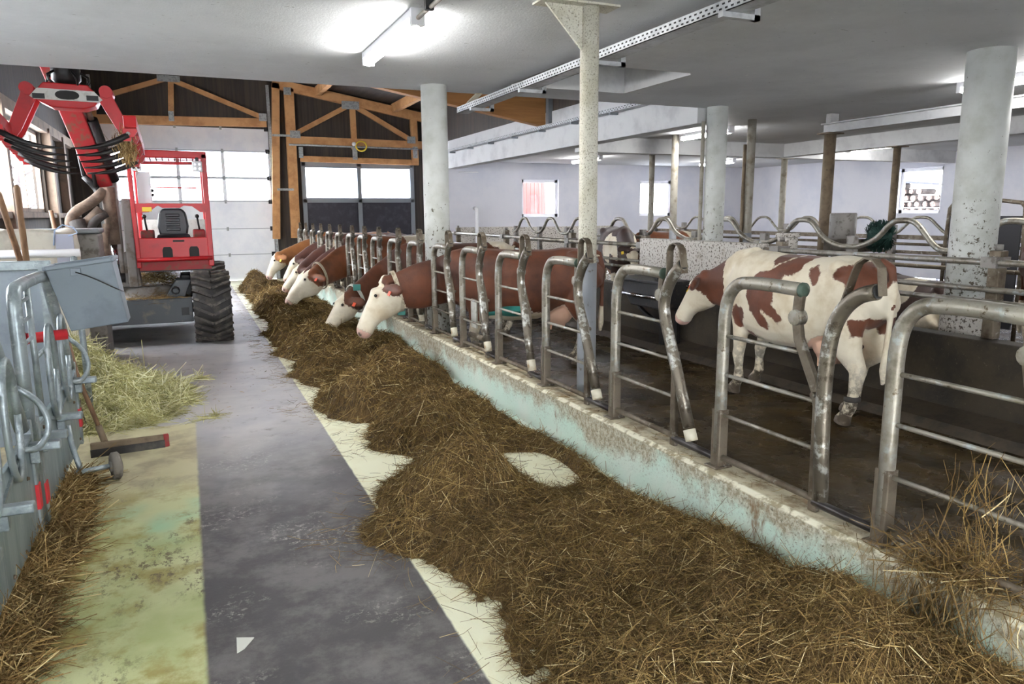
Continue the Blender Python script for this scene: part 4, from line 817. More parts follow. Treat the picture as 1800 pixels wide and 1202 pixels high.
def hay_l(x, y): return (.62*np.exp(-((x+1.15)/.42)**2-((y-8.0)/.75)**2)+.2*np.exp(-((x+.55)/.36)**2-((y-7.9)/.6)**2)+.05*fbm(x, y, 4, 4, 21)*2-.03)*np.clip((y-6.75)/.25, 0, 1)*np.clip((9.2-y)/.3, 0, 1)*np.clip((x+2.4)/.3, 0, 1)
heap('green_hay', 'loose pile of pale green hay at the end of the calf pen', hay_l, -2.2, .2, 6.8, 9.2, .04, 15000, m['green_core'], HAYG, (.08, .24), (.002, .0045), lambda x, y: .6+0*x, 500, .35, .8, sx0=-2.1)
def straw_l(x, y): return .12*np.exp(-((x+.84)/(.1+.06*vnoise(y*1.7, y*0+3, 77)))**2)*np.clip(.55+1.6*fbm(x*0+1, y, 1.6, 3, 71), .15, 1.2)*np.clip((y-2.2)/.2, 0, 1)*np.clip((5.9-y)/.5, 0, 1)*(1+1.2*fbm(x, y, 2, 3, 31))+.03*fbm(x, y, 6, 3, 33)*np.exp(-((x+.8)/.3)**2)-.02
heap('straw', 'dry straw trampled along the foot of the calf pen', straw_l, -1.25, -.35, 2.2, 6.0, .03, 7000, m['straw_core'], STRAW, (.07, .22), (.0025, .0055), lambda x, y: .9+0*x, 400, .35, .4, lim=lim_gate, sx0=-.86)
q = 700; P = np.stack([RNG.normal(2.6, .08, q), RNG.normal(1.68, .13, q), FZ+np.abs(RNG.normal(.03, .05, q))], 1); D = RNG.normal(size=(q, 3)); D[:, 2] *= .6
q2 = 260; P2 = np.stack([RNG.normal(2.47, .02, q2), RNG.normal(1.66, .12, q2), RNG.uniform(.2, .42, q2)], 1); D2 = np.stack([RNG.normal(0, .1, q2), RNG.normal(0, .4, q2), -np.ones(q2)], 1)
q3 = 90; P3 = np.stack([RNG.normal(2.6, .03, q3), RNG.normal(1.62, .07, q3), RNG.uniform(.5, .85, q3)], 1); D3 = np.stack([RNG.normal(0, .2, q3), RNG.normal(0, .5, q3), np.ones(q3)], 1)
me = strand_mesh('hay_tuft', np.concatenate([P, P2, P3]), np.concatenate([D, D2, D3]), RNG.uniform(.1, .28, q+q2+q3), RNG.uniform(.002, .0045, q+q2+q3), HAYM, .6, lim=lim_curb)
o = bpy.data.objects.new('hay_tuft', me); C.objects.link(o); tag(o, 'tuft of dark hay hanging over the curb at the foot of the fence', 'hay'); o['kind'] = 'stuff'
cr = RNG.uniform(size=(420, 2)); P = np.stack([FX+.02+RNG.normal(0, .06, 420), 1.5+cr[:, 1]*8, np.full(420, FZ+.006)], 1)
P = P[np.min([np.abs(P[:, 1]-b+u) for b in BAYS for u in (0, .68)], axis=0) > .12]; nl = len(P); a = RNG.uniform(0, 2*PI, nl)
o = bpy.data.objects.new('hay_litter', strand_mesh('hay_litter', P, np.stack([np.cos(a), np.sin(a), 0*a+.05], 1), RNG.uniform(.04, .14, nl), RNG.uniform(.002, .004, nl), HAYM, .4, FZ+.003)); C.objects.link(o); tag(o, 'scattered hay stalks lying on top of the mint curb', 'hay'); o['kind'] = 'stuff'
n = 500; P = np.stack([RNG.uniform(-.9, 1.0, n), RNG.uniform(2.4, 10, n), np.full(n, .005)], 1)
P = P[(hay_h(P[:, 0], P[:, 1]) < -.005) & (hay_l(P[:, 0], P[:, 1]) < .0) & (straw_l(P[:, 0], P[:, 1]) < 0) & (P[:, 0] > -.8)]; n = len(P); a = RNG.uniform(0, 2*PI, n)
o = bpy.data.objects.new('floor_litter', strand_mesh('floor_litter', P, np.stack([np.cos(a), np.sin(a), 0*a], 1), RNG.uniform(.01, .07, n), RNG.uniform(.002, .005, n), STRAW, .4)); C.objects.link(o); tag(o, 'stray stalks and crumbs scattered over the aisle floor', 'litter'); o['kind'] = 'stuff'
tag(MB().prism([(.06, 3.12), (.13, 3.09), (.085, 3.02), (.055, 3.0)], .002, .006, 'xy').build('paper_scrap', m['collar_white']), 'small pale triangular scrap on the dark floor strip', 'scrap')

# ------------------------------------------------------------------ hay crane on wheels
mc = thing('crane_loader', 'red mobile hay crane with open cab and fat tyres in the aisle', 'loader', (-.9, 12.6, 0))
def wheel(x, y, lab, r=.5, wd=.5):
    # ribs of the tread: angled lugs meeting in a chevron
    h = wd/2
    tyre = MB().lathe([(r*.5, -h*.8), (r*.78, -h), (r*.92, -h*.98), (r*.965, -h*.8), (r*.975, 0), (r*.965, h*.8), (r*.92, h*.98), (r*.78, h), (r*.5, h*.8)], (x, y, r), (1, 0, 0), 40).build('wheel', m['black_rubber'], mc)
    lug = MB()
    for k in range(25):
        for sg in (1, -1):
            pts = []
            for j in range(4):
                f = j/3; ang = 2*PI*k/25-f*.24; rr = r*(.985-.05*max(0, f-.75)*4*.6); pts.append((x+sg*h*(.03+.97*f), y+rr*math.cos(ang), r+rr*math.sin(ang)))
            for (a, b) in zip(pts[:-1], pts[1:]):
                up = Vector(((0, (a[1]+b[1])/2-y, (a[2]+b[2])/2-r))).normalized(); lug.beam(a, b, .036, .06, up)
    lo = lug.build('tread', m['tread_rubber'], tyre); lo['kind'] = 'stuff'
    MB().lathe([(r*.5, -.02), (r*.46, .0), (r*.2, .04), (r*.18, .12), (0, .12)], (x+h*.55, y, r), (1, 0, 0), 24).build('rim', m['chassis_grey'], tyre)
wheel(.25, 11.45, ''); wheel(.3, 13.95, ''); wheel(-2.03, 11.45, ''); wheel(-2.03, 13.95, '')
MB().box(-1.75, -.01, 11.25, 11.4, .32, .66).build('front_beam', m['chassis_grey'], mc, bevel=.012)
MB().box(-.16, -.06, 11.24, 11.25, .42, .53).build('beam_plate', m['black_steel'], mc)
MB().box(-1.6, -.1, 11.4, 14.4, .4, .6).build('chassis', m['chassis_grey'], mc, bevel=.02)
MB().box(-1.7, -.02, 14.3, 14.45, .32, .66).build('rear_beam', m['chassis_grey'], mc, bevel=.012)
for yy in (11.45, 13.95): MB().tube([(-1.9, yy, .5), (.1, yy, .5)], .07, 12).build('axle', m['black_steel'], mc)
MB().lathe([(.62, 0), (.62, .05), (.5, .06), (.5, .16), (.42, .18)], (-.62, 12.25, .62), (0, 0, 1), 32).build('turntable', m['crane_grey'], mc)
MB().prism([(-.35, .66), (-.1, .66), (.0, .9), (-.2, .9)], 11.45, 11.9, 'xz').build('deck_bracket', m['chassis_grey'], mc, bevel=.01)
MB().tube([(-.22+.05*math.cos(k/8*2*PI), 11.42, .76+.05*math.sin(k/8*2*PI)) for k in range(9)], .014, 8).build('lifting_eye', m['black_steel'], mc)
MB().box(-.15, .0, 11.9, 13.4, .6, .95).build('side_box', m['black_steel'], mc, bevel=.02)
def deck_hay(name, c, r, hgt, n, mt, core, base=None, zmax=9):
    base = base or (lambda x, y: c[2]+0*x)
    f = lambda x, y: hgt*np.exp(-((x-c[0])/r[0])**2-((y-c[1])/r[1])**2)*(1+.8*fbm(x, y, 5, 3, 41))-.05*hgt
    mb_ = MB(); cx_ = RNG.normal(c[0], r[0]*.6, n); cy_ = RNG.normal(c[1], r[1]*.6, n); hh = np.maximum(f(cx_, cy_), 0); a = RNG.uniform(0, 2*PI, n)
    me_ = strand_mesh(name, np.stack([cx_, cy_, base(cx_, cy_)+hh*RNG.uniform(.1, 1, n)], 1), np.stack([np.cos(a), np.sin(a), RNG.normal(0, .4, n)], 1), RNG.uniform(.08, .25, n), RNG.uniform(.003, .006, n), mt, .6, c[2], lambda q: np.minimum(q[:, 2], zmax, out=q[:, 2]))
    o_ = bpy.data.objects.new(name, me_); C.objects.link(o_); o_['kind'] = 'stuff'; return o_
tag(deck_hay('deck_hay', (-.5, 12.2, .61), (.42, .55, 1), .26, 1800, HAYM, None, lambda x, y: np.where(np.hypot(x+.62, y-12.25) < .5, .79, .605), 1.01), 'brown hay caught on the crane deck under the cab', 'hay')
tag(deck_hay('beam_hay', (-.55, 11.32, .665), (.4, .05, 1), .03, 120, STRAW, None), 'thin straw strands lying on the front beam of the crane', 'hay')
# cab
RX0, RX1, CY0, CY1 = -.655, .29, 11.6, 12.85
def redbar(a, b, w_=.075, h_=.06, nm='cab_post', mt='red_paint'): return MB().beam(a, b, w_, h_).build(nm, m[mt], mc, bevel=.012)
for x in (RX0, RX1):
    redbar((x, CY0, 1.08), (x-.02*(x < 0)+.0, CY0, 2.68)); redbar((x, CY1, 1.08), (x, CY1, 2.62))
    redbar((x, CY0, 2.66), (x, CY1, 2.62), .06, .06, 'cab_roof_rail')
redbar((RX0-.04, CY0, 2.665), (RX1+.04, CY0, 2.655), .06, .1, 'cab_header', 'red_paint'); redbar((RX0, CY1, 2.62), (RX1, CY1, 2.62), .05, .05, 'cab_header'); redbar((RX0+.12, CY1, 2.25), (RX1-.1, CY1, 2.24), .02, .02, 'guard_rod')
mb = MB()
for k in range(11): mb.beam((RX0+.05+k*.085, CY0+.04, 2.69), (RX0+.05+k*.085, CY1, 2.65), .012, .012)
for k in range(9): mb.beam((RX0, CY0+.1+k*.14, 2.685-.004*k), (RX1, CY0+.1+k*.14, 2.685-.004*k), .012, .012)
gr = mb.build('roof_grille', m['red_dirty'], mc); gr['kind'] = 'stuff'
MB().prism([(RX0, 1.98), (RX1, 1.98), (RX1, 1.85), (RX1-.1, 1.86), (RX1-.2, 1.94), (-.02, 1.95), (-.07, 1.92), (-.3, 1.92), (-.35, 1.95), (RX0+.28, 1.94), (RX0+.18, 1.86), (RX0, 1.85)], CY0-.03, CY0+.02, 'xz').build('cross_panel', m['red_paint'], mc)
MB().box(RX0+.1, RX0+.22, CY0-.034, CY0-.03, 1.87, 1.93).build('sticker', m['yellow'], mc)
fp = MB().box(RX0, RX1, CY0-.02, CY0+.02, 1.2, 1.5).build('front_panel', m['red_paint'], mc, bevel=.01)
for cx_ in (-.28, .07): MB().prism([(cx_-.065, 1.21), (cx_+.065, 1.21), (cx_+.065, 1.33), (cx_+.045, 1.37), (cx_-.045, 1.37), (cx_-.065, 1.33)], CY0-.024, CY0-.018, 'xz').build('opening', m['hole_dark'], fp)
MB().box(-.2, -.05, CY0-.024, CY0-.018, 1.44, 1.465).build('slot', m['hole_dark'], fp)
MB().tube([(RX0-.02, CY0-.03, 1.19), (RX1+.02, CY0-.03, 1.2)], .03, 10).build('bumper_tube', m['red_paint'], mc)
MB().box(RX0, RX1, CY0-.01, CY0+.03, 1.04, 1.17).build('foot_guard', m['red_dirty'], mc); MB().box(RX0, RX1, CY0, CY1, 1.02, 1.07).build('cab_floor', m['black_steel'], mc)
MB().box(RX0+.02, RX1-.02, CY1-.03, CY1, 1.07, 1.75).build('rear_panel', m['grey_panel_paint'], mc)
seat = MB().box(-.42, .04, 12.0, 12.45, 1.42, 1.54).build('seat', m['black_vinyl'], mc, bevel=.05)
MB().prism([(-.38, 1.5), (-.0, 1.5), (.03, 1.65), (-.0, 1.86), (-.06, 1.92), (-.32, 1.92), (-.38, 1.86), (-.41, 1.65)], 12.4, 12.53, 'xz').build('backrest', m['black_vinyl'], seat, bevel=.03)
for k in range(4): MB().box(-.29, -.09, 12.385, 12.41, 1.58+k*.07, 1.63+k*.07).build('cushion_rib', m['black_vinyl'], seat, bevel=.015)
MB().box(-.3, -.08, 12.1, 12.4, 1.1, 1.42).build('seat_base', m['black_steel'], mc)
for x in (-.56, .15):
    cs_ = MB().box(x-.07, x+.1, 12.0, 12.6, 1.1, 1.6).build('console', m['red_dirty'], mc, bevel=.02)
    MB().tube([(x+.02, 12.05, 1.6), (x+.0, 12.02, 1.78)], .014, 8).ball((x+.0, 12.02, 1.8), .03).build('joystick', m['black_steel'], cs_)
for x in (-.58, .2):
    l_ = MB().box(x-.065, x+.065, CY0-.08, CY0-.03, 2.42, 2.57).build('work_light', m['lamp_glass'], mc, bevel=.012)
    MB().box(x-.02, x+.02, CY0-.06, CY0-.02, 2.56, 2.62).build('lamp_bracket', m['black_steel'], l_)
    for a in (-.03, .03):
        for b in (-.03, .03): MB().lathe([(.018, 0), (.018, .004)], (x+a, CY0-.081, 2.495+b), (0, -1, 0), 10).build('led', m['chrome'], l_)
MB().box(-.6, -.42, CY0+.05, CY0+.12, 1.98, 2.42).build('control_box', m['white_frame'], mc, bevel=.01)
for z in (2.1, 2.16): MB().ball((-.41, CY0+.08, z), .022).build('knob', m['black_steel'], mc)
# crane column, cylinders, boom
MB().box(-.82, -.7, 11.75, 12.0, .8, 2.05).build('column', m['crane_grey'], mc, bevel=.015)
MB().prism([(-.98, .8), (-.66, .8), (-.7, 1.3), (-.86, 1.3)], 11.8, 12.1, 'xz').build('column_foot', m['crane_grey'], mc, bevel=.015)
MB().box(-1.05, -.86, 11.75, 12.0, .85, 2.35).build('mast', m['crane_grey'], mc, bevel=.02)
MB().tube([(-.95, 11.62, 1.42), (-.96, 11.62, 2.2)], [.085, .085], 16).build('cylinder', m['brown_canvas'], mc)
MB().tube([(-.94, 11.62, .95), (-.95, 11.62, 1.43)], .04, 14).build('piston_rod', m['chrome'], mc)
MB().lathe([(.07, -.08), (.07, .08)], (-.93, 11.62, .95), (1, 0, 0), 14).build('pivot', m['black_steel'], mc)
MB().beam((-1.02, 11.75, 2.25), (-1.38, 10.76, 3.76), .2, .26, (1, 0, 0)).build('boom', m['red_dirty'], mc, bevel=.015)
MB().tube([(-.88, 11.7, 2.3), (-1.03, 11.2, 3.05)], .075, 14).build('boom_cylinder', m['black_steel'], mc)
MB().tube([(-1.03, 11.2, 3.05), (-1.08, 11.05, 3.25)], .035, 12).ball((-1.09, 11.03, 3.27), .075).build('boom_rod', m['brown_canvas'], mc)
MB().tube([(-1.36, 10.8, 3.7), (-1.28, 10.5, 3.95), (-1.14, 10.1, 3.9), (-1.14, 10.1, 3.5)], .07, 12).build('boom_tip', m['red_dirty'], mc)
for pts, r, mt in [([(-1.0, 11.6, 2.15), (-1.15, 11.55, 2.0), (-1.4, 11.5, 1.85), (-1.45, 11.5, 1.65), (-1.3, 11.5, 1.66), (-1.05, 11.5, 1.9)], .07, 'brown_canvas'), ([(-1.35, 11.45, 1.75), (-1.28, 11.4, 1.5), (-1.32, 11.4, 1.2), (-1.28, 11.45, .95)], .1, 'dark_canvas'),
                   ([(-1.0, 11.5, 1.85), (-1.15, 11.45, 1.75), (-1.25, 11.4, 1.5), (-1.15, 11.4, 1.3)], .06, 'dark_canvas'), ([(-1.1, 11.6, 2.2), (-1.12, 11.5, 2.7), (-1.2, 11.2, 3.2), (-1.3, 10.9, 3.5)], .025, 'black_steel'), ([(-1.22, 11.6, 2.35), (-1.25, 11.4, 2.8), (-1.32, 11.1, 3.3)], .03, 'black_steel'),
                   ([(-1.22, 11.6, 2.35), (-1.1, 11.65, 2.2), (-1.05, 11.6, 2.05)], .05, 'black_steel'), ([(-1.0, 11.45, 1.7), (-1.05, 11.42, 1.4), (-1.0, 11.45, 1.1)], .05, 'brown_canvas')]:
    MB().tube(pts, r, 12, 2).build('hose_sleeve', m[mt], mc)
# grapple hanging from the boom
gp = thing('hay_grapple', 'red hay grapple with curved black tines and a striped crossbeam, hung from the crane', 'grapple', (-1.14, 10.1, 2.5))
MB().lathe([(.1, 0), (.15, .05), (.15, .25), (.1, .35)], (-1.14, 10.1, 3.3), (0, 0, 1), 18).build('rotator', m['black_steel'], gp)
mb = MB()
for k in range(5): mb.tube([(-1.14+.12*math.cos(k*1.3), 10.1+.12*math.sin(k*1.3), 3.45), (-1.14+.26*math.cos(k*1.3), 10.05+.2*math.sin(k*1.3), 3.36), (-1.14+.16*math.cos(k*1.3+.4), 10.1+.1*math.sin(k*1.3), 3.24)], .014, 6, 1)
mb.build('hose_loop', m['black_steel'], gp)
ZB = 3.2
body = MB().prism([(-1.47, ZB-.03), (-1.36, ZB+.1), (-.92, ZB+.09), (-.81, ZB-.04), (-.86, ZB-.14), (-.98, ZB-.18), (-1.3, ZB-.17), (-1.43, ZB-.1)], 9.95, 10.25, 'xz').build('crossbeam', m['red_paint'], gp, bevel=.012)
MB().prism([(-1.5, ZB-.06), (-1.42, ZB+.03), (-.86, ZB+.02), (-.78, ZB-.07), (-.82, ZB-.1), (-1.46, ZB-.09)], 9.935, 9.95, 'xz').build('white_plate', m['grey_panel_paint'], body)
MB().prism([(-1.13+.12*math.copysign(abs(math.cos(a))**.7, math.cos(a)), ZB-.035+.05*math.sin(a)) for a in np.linspace(0, 2*PI, 17)[:-1]], 9.928, 9.936, 'xz').build('oval_hole', m['hole_dark'], body)
for x in (-1.41, -.88): MB().box(x-.06, x+.06, 9.925, 9.936, ZB-.085, ZB-.03).build('hatch', m['black_steel'], body)
for sg, X0, X1 in ((-1, -1.5, -1.74), (1, -.76, -.52)):
    for yy in (9.95, 10.22):
        MB().prism([(X0-sg*.04, ZB+.07), (X0+sg*.06, ZB+.05), (X0+sg*.09, ZB-.04), (X1+sg*.03, 2.74), (X1-sg*.06, 2.68), (X1-sg*.12, 2.76), (X0-sg*.05, ZB-.1)], yy, yy+.04, 'xz').build('arm', m['red_paint'], gp, bevel=.006)
    MB().lathe([(.07, -.02), (.07, .34)], (X0+sg*.02, 9.93, ZB+.02), (0, 1, 0), 14).build('arm_brace', m['red_paint'], gp)
    car = MB().beam((X1+sg*.03, 9.34, 2.84), (X1+sg*.03, 10.8, 2.64), .13, .13).build('tine_carrier', m['red_paint'], gp, bevel=.01)
    for k in range(5):
        yy = 9.42+k*.33; z0 = 2.76-.05*k
        hx = [(X1+sg*.02+.075*math.cos(a), z0-.02+.075*math.sin(a)) for a in np.linspace(0, 2*PI, 7)[:-1]]
        hb_ = MB().prism(hx, yy-.02, yy+.02, 'xz').prism([(X1-.05, z0), (X1+.05, z0), (X1+.04-sg*.02, z0-.13), (X1-.04-sg*.02, z0-.13)], yy-.012, yy+.012, 'xz').build('tine_holder', m['red_paint'], gp)
        MB().lathe([(.022, -.03), (.022, .03)], (X1, yy, z0-.05), (0, 1, 0), 8).build('bolt', m['crane_grey'], hb_)
        xe = -1.17 if sg < 0 else -1.09
        MB().tube([(X1, yy, z0-.06), (X1-sg*.12, yy, z0-.13), (X1-sg*.28, yy, z0-.19), (X1-sg*.42, yy, z0-.215), (xe, yy, z0-.22)], [.036, .034, .028, .018, .008], 8, 1).build('tine', m['black_steel'], gp)
n = 500; P = np.stack([RNG.normal(-.56, .05, n), RNG.normal(9.75, .1, n), RNG.normal(2.6, .09, n)], 1); D = np.stack([RNG.normal(0, .4, n), RNG.normal(0, .4, n), -np.ones(n)], 1)
o = bpy.data.objects.new('grapple_hay', strand_mesh('grapple_hay', P, D, RNG.uniform(.08, .2, n), RNG.uniform(.004, .009, n), STRAW, .5)); C.objects.link(o); tag(o, 'wisp of brown hay stuck in one claw of the grapple', 'hay'); o['kind'] = 'stuff'

# ------------------------------------------------------------------ calf pen on the left
PX = -.88
def pen_panel(label, y0, y1, tapez):
    t = thing('pen_gate', label, 'gate', (PX, y0, .0))
    MB().tube([(PX, y0, .1), (PX, y0, 1.3), (PX, y0+.03, 1.4), (PX, y0+.12, 1.43), (PX, y1-.7, 1.43), (PX, y1-.62, 1.38), (PX, y1-.3, .95), (PX, y1-.12, .7)], .036, 14, 1).build('frame_tube', m['galvanized_clean'], t)
    MB().box(PX-.025, PX+.025, y1-.045, y1+.005, .08, .72).build('post', m['galvanized_clean'], t, bevel=.006)
    MB().box(PX-.035, PX+.035, y0+.03, y0+.1, .06, .7).build('post', m['galvanized_clean'], t, bevel=.008)
    MB().box(PX-.012, PX+.012, y0+.1, y1-.04, .1, .63).build('sheet', m['pen_sheet'], t, bevel=.004)
    MB().strip([(PX, y0+.1, .63), (PX, y0+.45, .6), (PX, y0+.8, .5), (PX, y1-.5, .58), (PX, y1-.04, .64)], (1, 0, 0), .05, .02).build('sheet_lip', m['galvanized_clean'], t)
    for c in (.42, .72):
        cy_ = y0+(y1-y0)*c; MB().tube([(PX+.03, cy_+.13*math.cos(a), .83+.3*math.sin(a)) for a in np.linspace(0, 2*PI, 21)], .017, 10).build('head_ring', m['galvanized_clean'], t)
    MB().tube([(PX, y0+.38, .63), (PX, y0+.38, 1.43)], .018, 10).build('upright', m['galvanized_clean'], t)
    for z in (1.1, 1.22, 1.33): MB().tube([(PX, y0, z), (PX, y0+.38, z+.01)], .011, 8).build('rung', m['galvanized_clean'], t)
    MB().tube([(PX, y0+.38, .98), (PX, y0+1.05, .98)], .014, 8).build('rung', m['galvanized_clean'], t)
    MB().tube([(PX, y1-.2, .95), (PX+.1, y1-.15, .85), (PX+.14, y1-.15, .7), (PX+.08, y1-.2, .6), (PX+.02, y1-.25, .62)], .016, 10, 2).build('hook_bar', m['galvanized_clean'], t)
    for yy, z in ((y0+.12, .55), (y0+.75, .5), (y1-.06, .56)):
        MB().box(PX+.01, PX+.16, yy-.03, yy+.03, z, z+.045).box(PX+.01, PX+.06, yy-.025, yy+.025, z-.07, z).build('latch', m['galvanized_clean'], t, bevel=.008)
    MB().box(PX-.04, PX+.04, y0+.025, y0+.105, tapez, tapez+.12).build('red_tape', m['red_tape'], t)
    MB().box(PX-.03, PX+.03, y1-.05, y1+.01, .22, .36).build('red_tape', m['red_tape'], t)
    for yy, z in ((y0+.3, .14), (y0+.9, .14), (y1-.1, .14), (y0+.3, .58), (y1-.2, .45)): MB().lathe([(.012, 0), (.008, .012)], (PX+.012, yy, z), (1, 0, 0), 8).build('bolt', m['rust_post'], t)
    return t
pen_panel('galvanized calf pen gate carrying the grey bucket', 4.62, 6.3, .2)
pen_panel('galvanized calf pen gate next to the straw, with rungs on its post', 2.95, 4.56, .12)
t = thing('pen_divider', 'blue-grey sheet divider across the calf pen behind the bucket', 'panel', (-1.6, 6.32, .1))
MB().box(-2.45, -.95, 6.36, 6.38, .1, 1.44).build('sheet', m['pen_plate'], t); MB().beam((-2.45, 6.37, 1.45), (-.95, 6.37, 1.45), .05, .07).build('top_rail', m['galvanized_clean'], t, bevel=.008)
for x in (-2.4, -1.0): MB().box(x-.03, x+.03, 6.33, 6.39, 0, 1.46).build('post', m['galvanized_clean'], t)
t = thing('pen_rail', 'white tube rail on posts behind the blue-grey pen divider', 'railing', (-1.5, 7.2, 0))
MB().tube([(-1.75, 7.2, 1.5), (-.85, 7.2, 1.5)], .035, 12).build('rail', m['white_frame'], t)
for x in (-1.7, -.9): MB().tube([(x, 7.2, 0), (x, 7.2, 1.5)], .025, 10).build('post', m['galvanized_clean'], t)
tag(MB().tube([(-1.0, 5.5, 1.03), (-.785, 5.57, 1.035)], .035, 12).tube([(-1.02, 5.495, 1.03), (-1.0, 5.5, 1.03)], .04, 12).build('red_tube', m['red_tape']), 'red plastic teat tube poking out under the grey bucket', 'tube')
bk = thing('bucket', 'large tapered grey plastic feed bucket hooked on the pen gate', 'bucket', (-.65, 5.65, 1.06))
top = [(-.85, 5.45, 1.475), (-.47, 5.45, 1.525), (-.47, 5.78, 1.525), (-.85, 5.78, 1.475)]; bot = [(-.75, 5.5, 1.06), (-.41, 5.5, 1.1), (-.41, 5.72, 1.1), (-.75, 5.72, 1.06)]
ins = [tuple(Vector(a)*.93+Vector(np.mean(top, axis=0))*.07) for a in top]; inb = [tuple(Vector(a)*.9+Vector(np.mean(bot, axis=0))*.1+Vector((0, 0, .015))) for a in bot]
b_ = MB().add(top+bot+ins+inb, [(0, 1, 5, 4), (1, 2, 6, 5), (2, 3, 7, 6), (3, 0, 4, 7), (4, 5, 6, 7), (8, 9, 13, 12), (9, 10, 14, 13), (10, 11, 15, 14), (11, 8, 12, 15), (12, 13, 14, 15), (0, 1, 9, 8), (1, 2, 10, 9), (2, 3, 11, 10), (3, 0, 8, 11)]).build('tub', m['grey_plastic'], bk, bevel=.012)
mb = MB()
for i in range(4): mb.beam(top[i], top[(i+1) % 4], .03, .03)
mb.build('rim', m['grey_plastic'], bk, bevel=.008)
MB().tube([(-.68, 5.44, 1.45), (-.6, 5.42, 1.42), (-.45, 5.43, 1.33), (-.43, 5.6, 1.3)], .004, 6, 1).build('bail', m['black_steel'], bk)
MB().box(-.71, -.65, 5.44, 5.465, 1.425, 1.475).build('bail_lug', m['grey_plastic'], bk, bevel=.004)
t = thing('castor_wheel', 'small muddy castor wheel on a tube axle below the pen gate', 'wheel', (-.6, 5.55, 0))
MB().lathe([(.03, -.025), (.08, -.03), (.095, -.018), (.095, .018), (.08, .03), (.03, .025)], (-.58, 5.55, .095), (.95, .25, 0), 24).build('tyre', m['concrete_dark'], t)
MB().lathe([(.035, -.04), (.035, .04)], (-.58, 5.55, .095), (.95, .25, 0), 14).build('hub', m['motor_grey'], t)
MB().tube([(-.56, 5.56, .1), (-.82, 5.48, .1)], .018, 10).tube([(-.78, 5.49, .1), (-.835, 5.6, .25), (-.848, 5.62, .4)], .018, 10, 1).build('axle', m['galvanized_clean'], t)
t = thing('floor_scraper', 'wooden floor scraper with rubber blade leaning on the pen', 'scraper', (-.5, 6.2, 0))
MB().beam((-.8, 6.15, .06), (-.29, 6.2, .05), .035, .1).build('blade_board', m['rust_post'], t, bevel=.01)
MB().beam((-.3, 6.2, .05), (-.26, 6.205, .05), .04, .1).build('red_end', m['red_dirty'], t, bevel=.006); MB().beam((-.8, 6.13, .03), (-.29, 6.18, .03), .012, .06).build('rubber_lip', m['black_rubber'], t)
MB().tube([(-.7, 6.2, .08), (-.86, 6.34, .62), (-.92, 6.42, 1.0)], .017, 10).build('handle', m['wood_handle'], t)
MB().tube([(-.7, 6.2, .07), (-.74, 6.23, .22)], .024, 10).build('socket', m['rust_post'], t)
for i, (a, b, lab) in enumerate([((-1.225, 6.39, 1.97), (-1.0, 6.98, .03), 'wooden tool handle leaning to one side behind the pen divider'), ((-1.095, 6.31, 2.01), (-1.15, 6.74, .03), 'thick upright wooden fork handle with rounded end behind the divider'), ((-1.29, 6.35, 1.83), (-1.42, 6.76, .03), 'wooden tool handle half out of frame behind the divider')]):
    t = thing('fork', lab, 'tool', b); A, B_ = Vector(a), Vector(b); d = (A-B_).normalized()
    MB().tube([B_+d*.35, A-d*.03, A, A+d*.02], [.021, .022, .021, .012], 12).build('handle', m['wood_handle'], t)
    MB().beam(B_+d*.26+Vector((-.1, 0, 0)), B_+d*.26+Vector((.1, 0, 0)), .02, .025).tube([B_+d*.26, B_+d*.4], .024, 10).build('head', m['worn_steel'], t)
    for k in range(4): MB().tube([B_+d*.26+Vector((-.09+.06*k, 0, 0)), B_+d*.1+Vector((-.09+.06*k, -.03, 0)), B_+Vector((-.09+.06*k, .0, 0))], .006, 6).build('prong', m['worn_steel'], t)
t = thing('tool_stub', 'short light wooden handle end standing against the left wall', 'tool', (-1.75, 12.6, 0)); MB().tube([(-1.72, 12.7, .8), (-1.8, 12.6, 1.9)], .03, 10).build('handle', m['wood_handle'], t); MB().tube([(-1.68, 12.75, .0), (-1.72, 12.7, .82)], .032, 10).build('ferrule', m['worn_steel'], t)
t = thing('bulk_bag', 'white woven bulk bag with a pale blue lifting strap behind the pen', 'bag', (-1.6, 9.6, 0))
bg = MB()
for (z, e, n_) in [(0, .0, 0)]: pass
rings = []
for z, hw in ((0, .38), (.08, .45), (.5, .47), (1.0, .46), (1.45, .45), (1.62, .43), (1.66, .36), (1.62, .2)):
    rings.append([(-1.62+hw*math.copysign(abs(math.cos(a))**.5, math.cos(a))*(1+.03*math.sin(5*a+z*4)), 9.7+hw*math.copysign(abs(math.sin(a))**.5, math.sin(a))*(1+.03*math.cos(4*a+z*3)), z+.02*math.sin(3*a)) for a in np.linspace(0, 2*PI, 33)[:-1]])
vs = [p_ for r_ in rings for p_ in r_]; fs = [(i*32+k, i*32+(k+1) % 32, (i+1)*32+(k+1) % 32, (i+1)*32+k) for i in range(len(rings)-1) for k in range(32)]+[tuple(range(32))[::-1], tuple(range(len(vs)-32, len(vs)))]
bg.add(vs, fs, True).build('sack', m['bag_white'], t)
MB().box(-1.31, -1.14, 9.22, 9.25, .9, 1.62).build('grey_flap', m['bag_grey'], t)
MB().strip([(-1.33, 9.25, 1.5), (-1.3, 9.2, 1.66), (-1.22, 9.18, 1.72), (-1.12, 9.18, 1.69), (-1.09, 9.2, 1.63), (-1.18, 9.2, 1.6)], (0, 1, 0), .05, .01).build('lifting_strap', m['blue_strap'], t)
t = thing('feed_bin', 'grey speckled steel bin standing behind the white bulk bag', 'bin', (-1.35, 10.5, 0)); MB().box(-1.95, -1.0, 10.22, 10.8, 0, 1.6).build('body', m['motor_grey'], t, bevel=.03); MB().box(-1.97, -.98, 10.2, 10.82, 1.6, 1.66).build('lid', m['grey_frame'], t, bevel=.02)

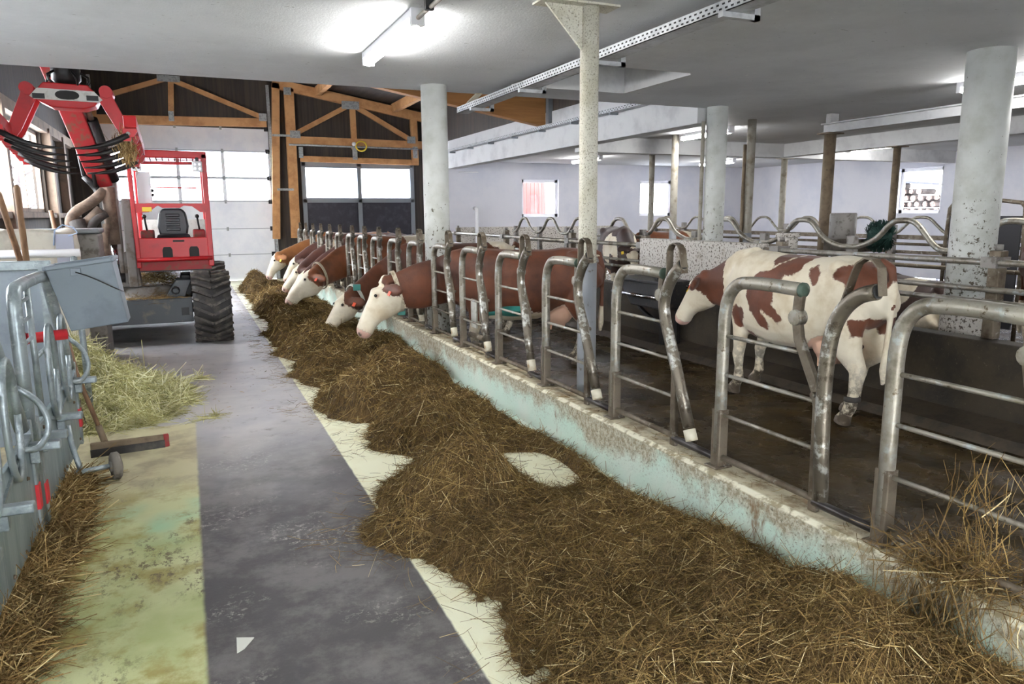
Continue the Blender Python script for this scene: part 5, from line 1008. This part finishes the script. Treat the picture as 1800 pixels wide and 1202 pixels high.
# ------------------------------------------------------------------ outside the windows
k = 0
for row in range(9):
    for cidx in range(9):
        y = 14.3+cidx*.235+(row % 2)*.11+random.uniform(-.02, .02); z = 1.05+row*.185
        if z > 2.25+.05*cidx-.0 or z < 1.2: continue
        r = random.uniform(.085, .105); n = random.choice((5, 6, 7)); a0 = random.random()*6
        poly = [(y+r*random.uniform(.8, 1.1)*math.cos(a0+2*PI*q_/n), z+r*random.uniform(.8, 1.1)*math.sin(a0+2*PI*q_/n)) for q_ in range(n)]
        o = thing('firewood_log', 'split firewood log in the pile outside the side wall window', 'log', (19.6, y, z), 'firewood logs outside the window')
        MB().prism(poly, 19.42+random.uniform(-.03, .03), 20.0, 'yz').build('bark', m['bark'], o); MB().prism([(y+(a-y)*.93, z+(b-z)*.93) for a, b in poly], 19.36, 19.4, 'yz').build('cut_face', m['log_end'], o)
tag(MB().prism([(14.2, 2.5), (15.1, 2.58), (16.0, 2.69), (16.66, 2.72), (16.66, 2.78), (16.0, 2.75), (15.1, 2.64), (14.2, 2.55)], 19.3, 20.1, 'yz').box(19.3, 20.1, 14.1, 16.65, 1.085, 1.125).box(19.5, 19.6, 14.12, 14.18, -.3, 2.52).box(19.5, 19.6, 16.58, 16.64, -.3, 2.74).build('wood_rack', m['tarp']), 'blue-grey covered rack holding the firewood outside', 'rack')
t = thing('board_wall', 'pinkish board wall seen outside the left stall window', 'wall', (10, 21.4, 0))
for q_ in range(11): MB().box(9.15+q_*.135, 9.15+q_*.135+.127, 21.4, 21.43+random.uniform(0, .01), .5, 2.93+random.uniform(-.02, .02)).build('board', m['outside_board'], t)
struct(MB().box(-40, 60, -40, 80, -.6, -.3).build('ground', m['snow']))
t = thing('bare_tree', 'bare grey tree outside the side window by the crane', 'tree', (-4.0, 23.5, -.3))
MB().tube([(-4.0, 23.5, -.3), (-4.0, 23.5, 1.5), (-4.05, 23.6, 2.6), (-3.9, 23.5, 4.2), (-4.1, 23.6, 5.5)], [.13, .11, .09, .06, .03], 10, 1).build('trunk', m['tree_bark'], t)
for q_ in range(16):
    z = 1.4+q_*.18; a = q_*2.4; L_ = 1.4-q_*.04; MB().tube([(-4.0, 23.55, z), (-4.0+.45*L_*math.cos(a), 23.55+.5*L_*math.sin(a), z+.3), (-4.0+.9*L_*math.cos(a+.3), 23.55+L_*math.sin(a+.3), z+.35)], [.035, .022, .008], 6, 1).build('branch', m['tree_bark'], t)
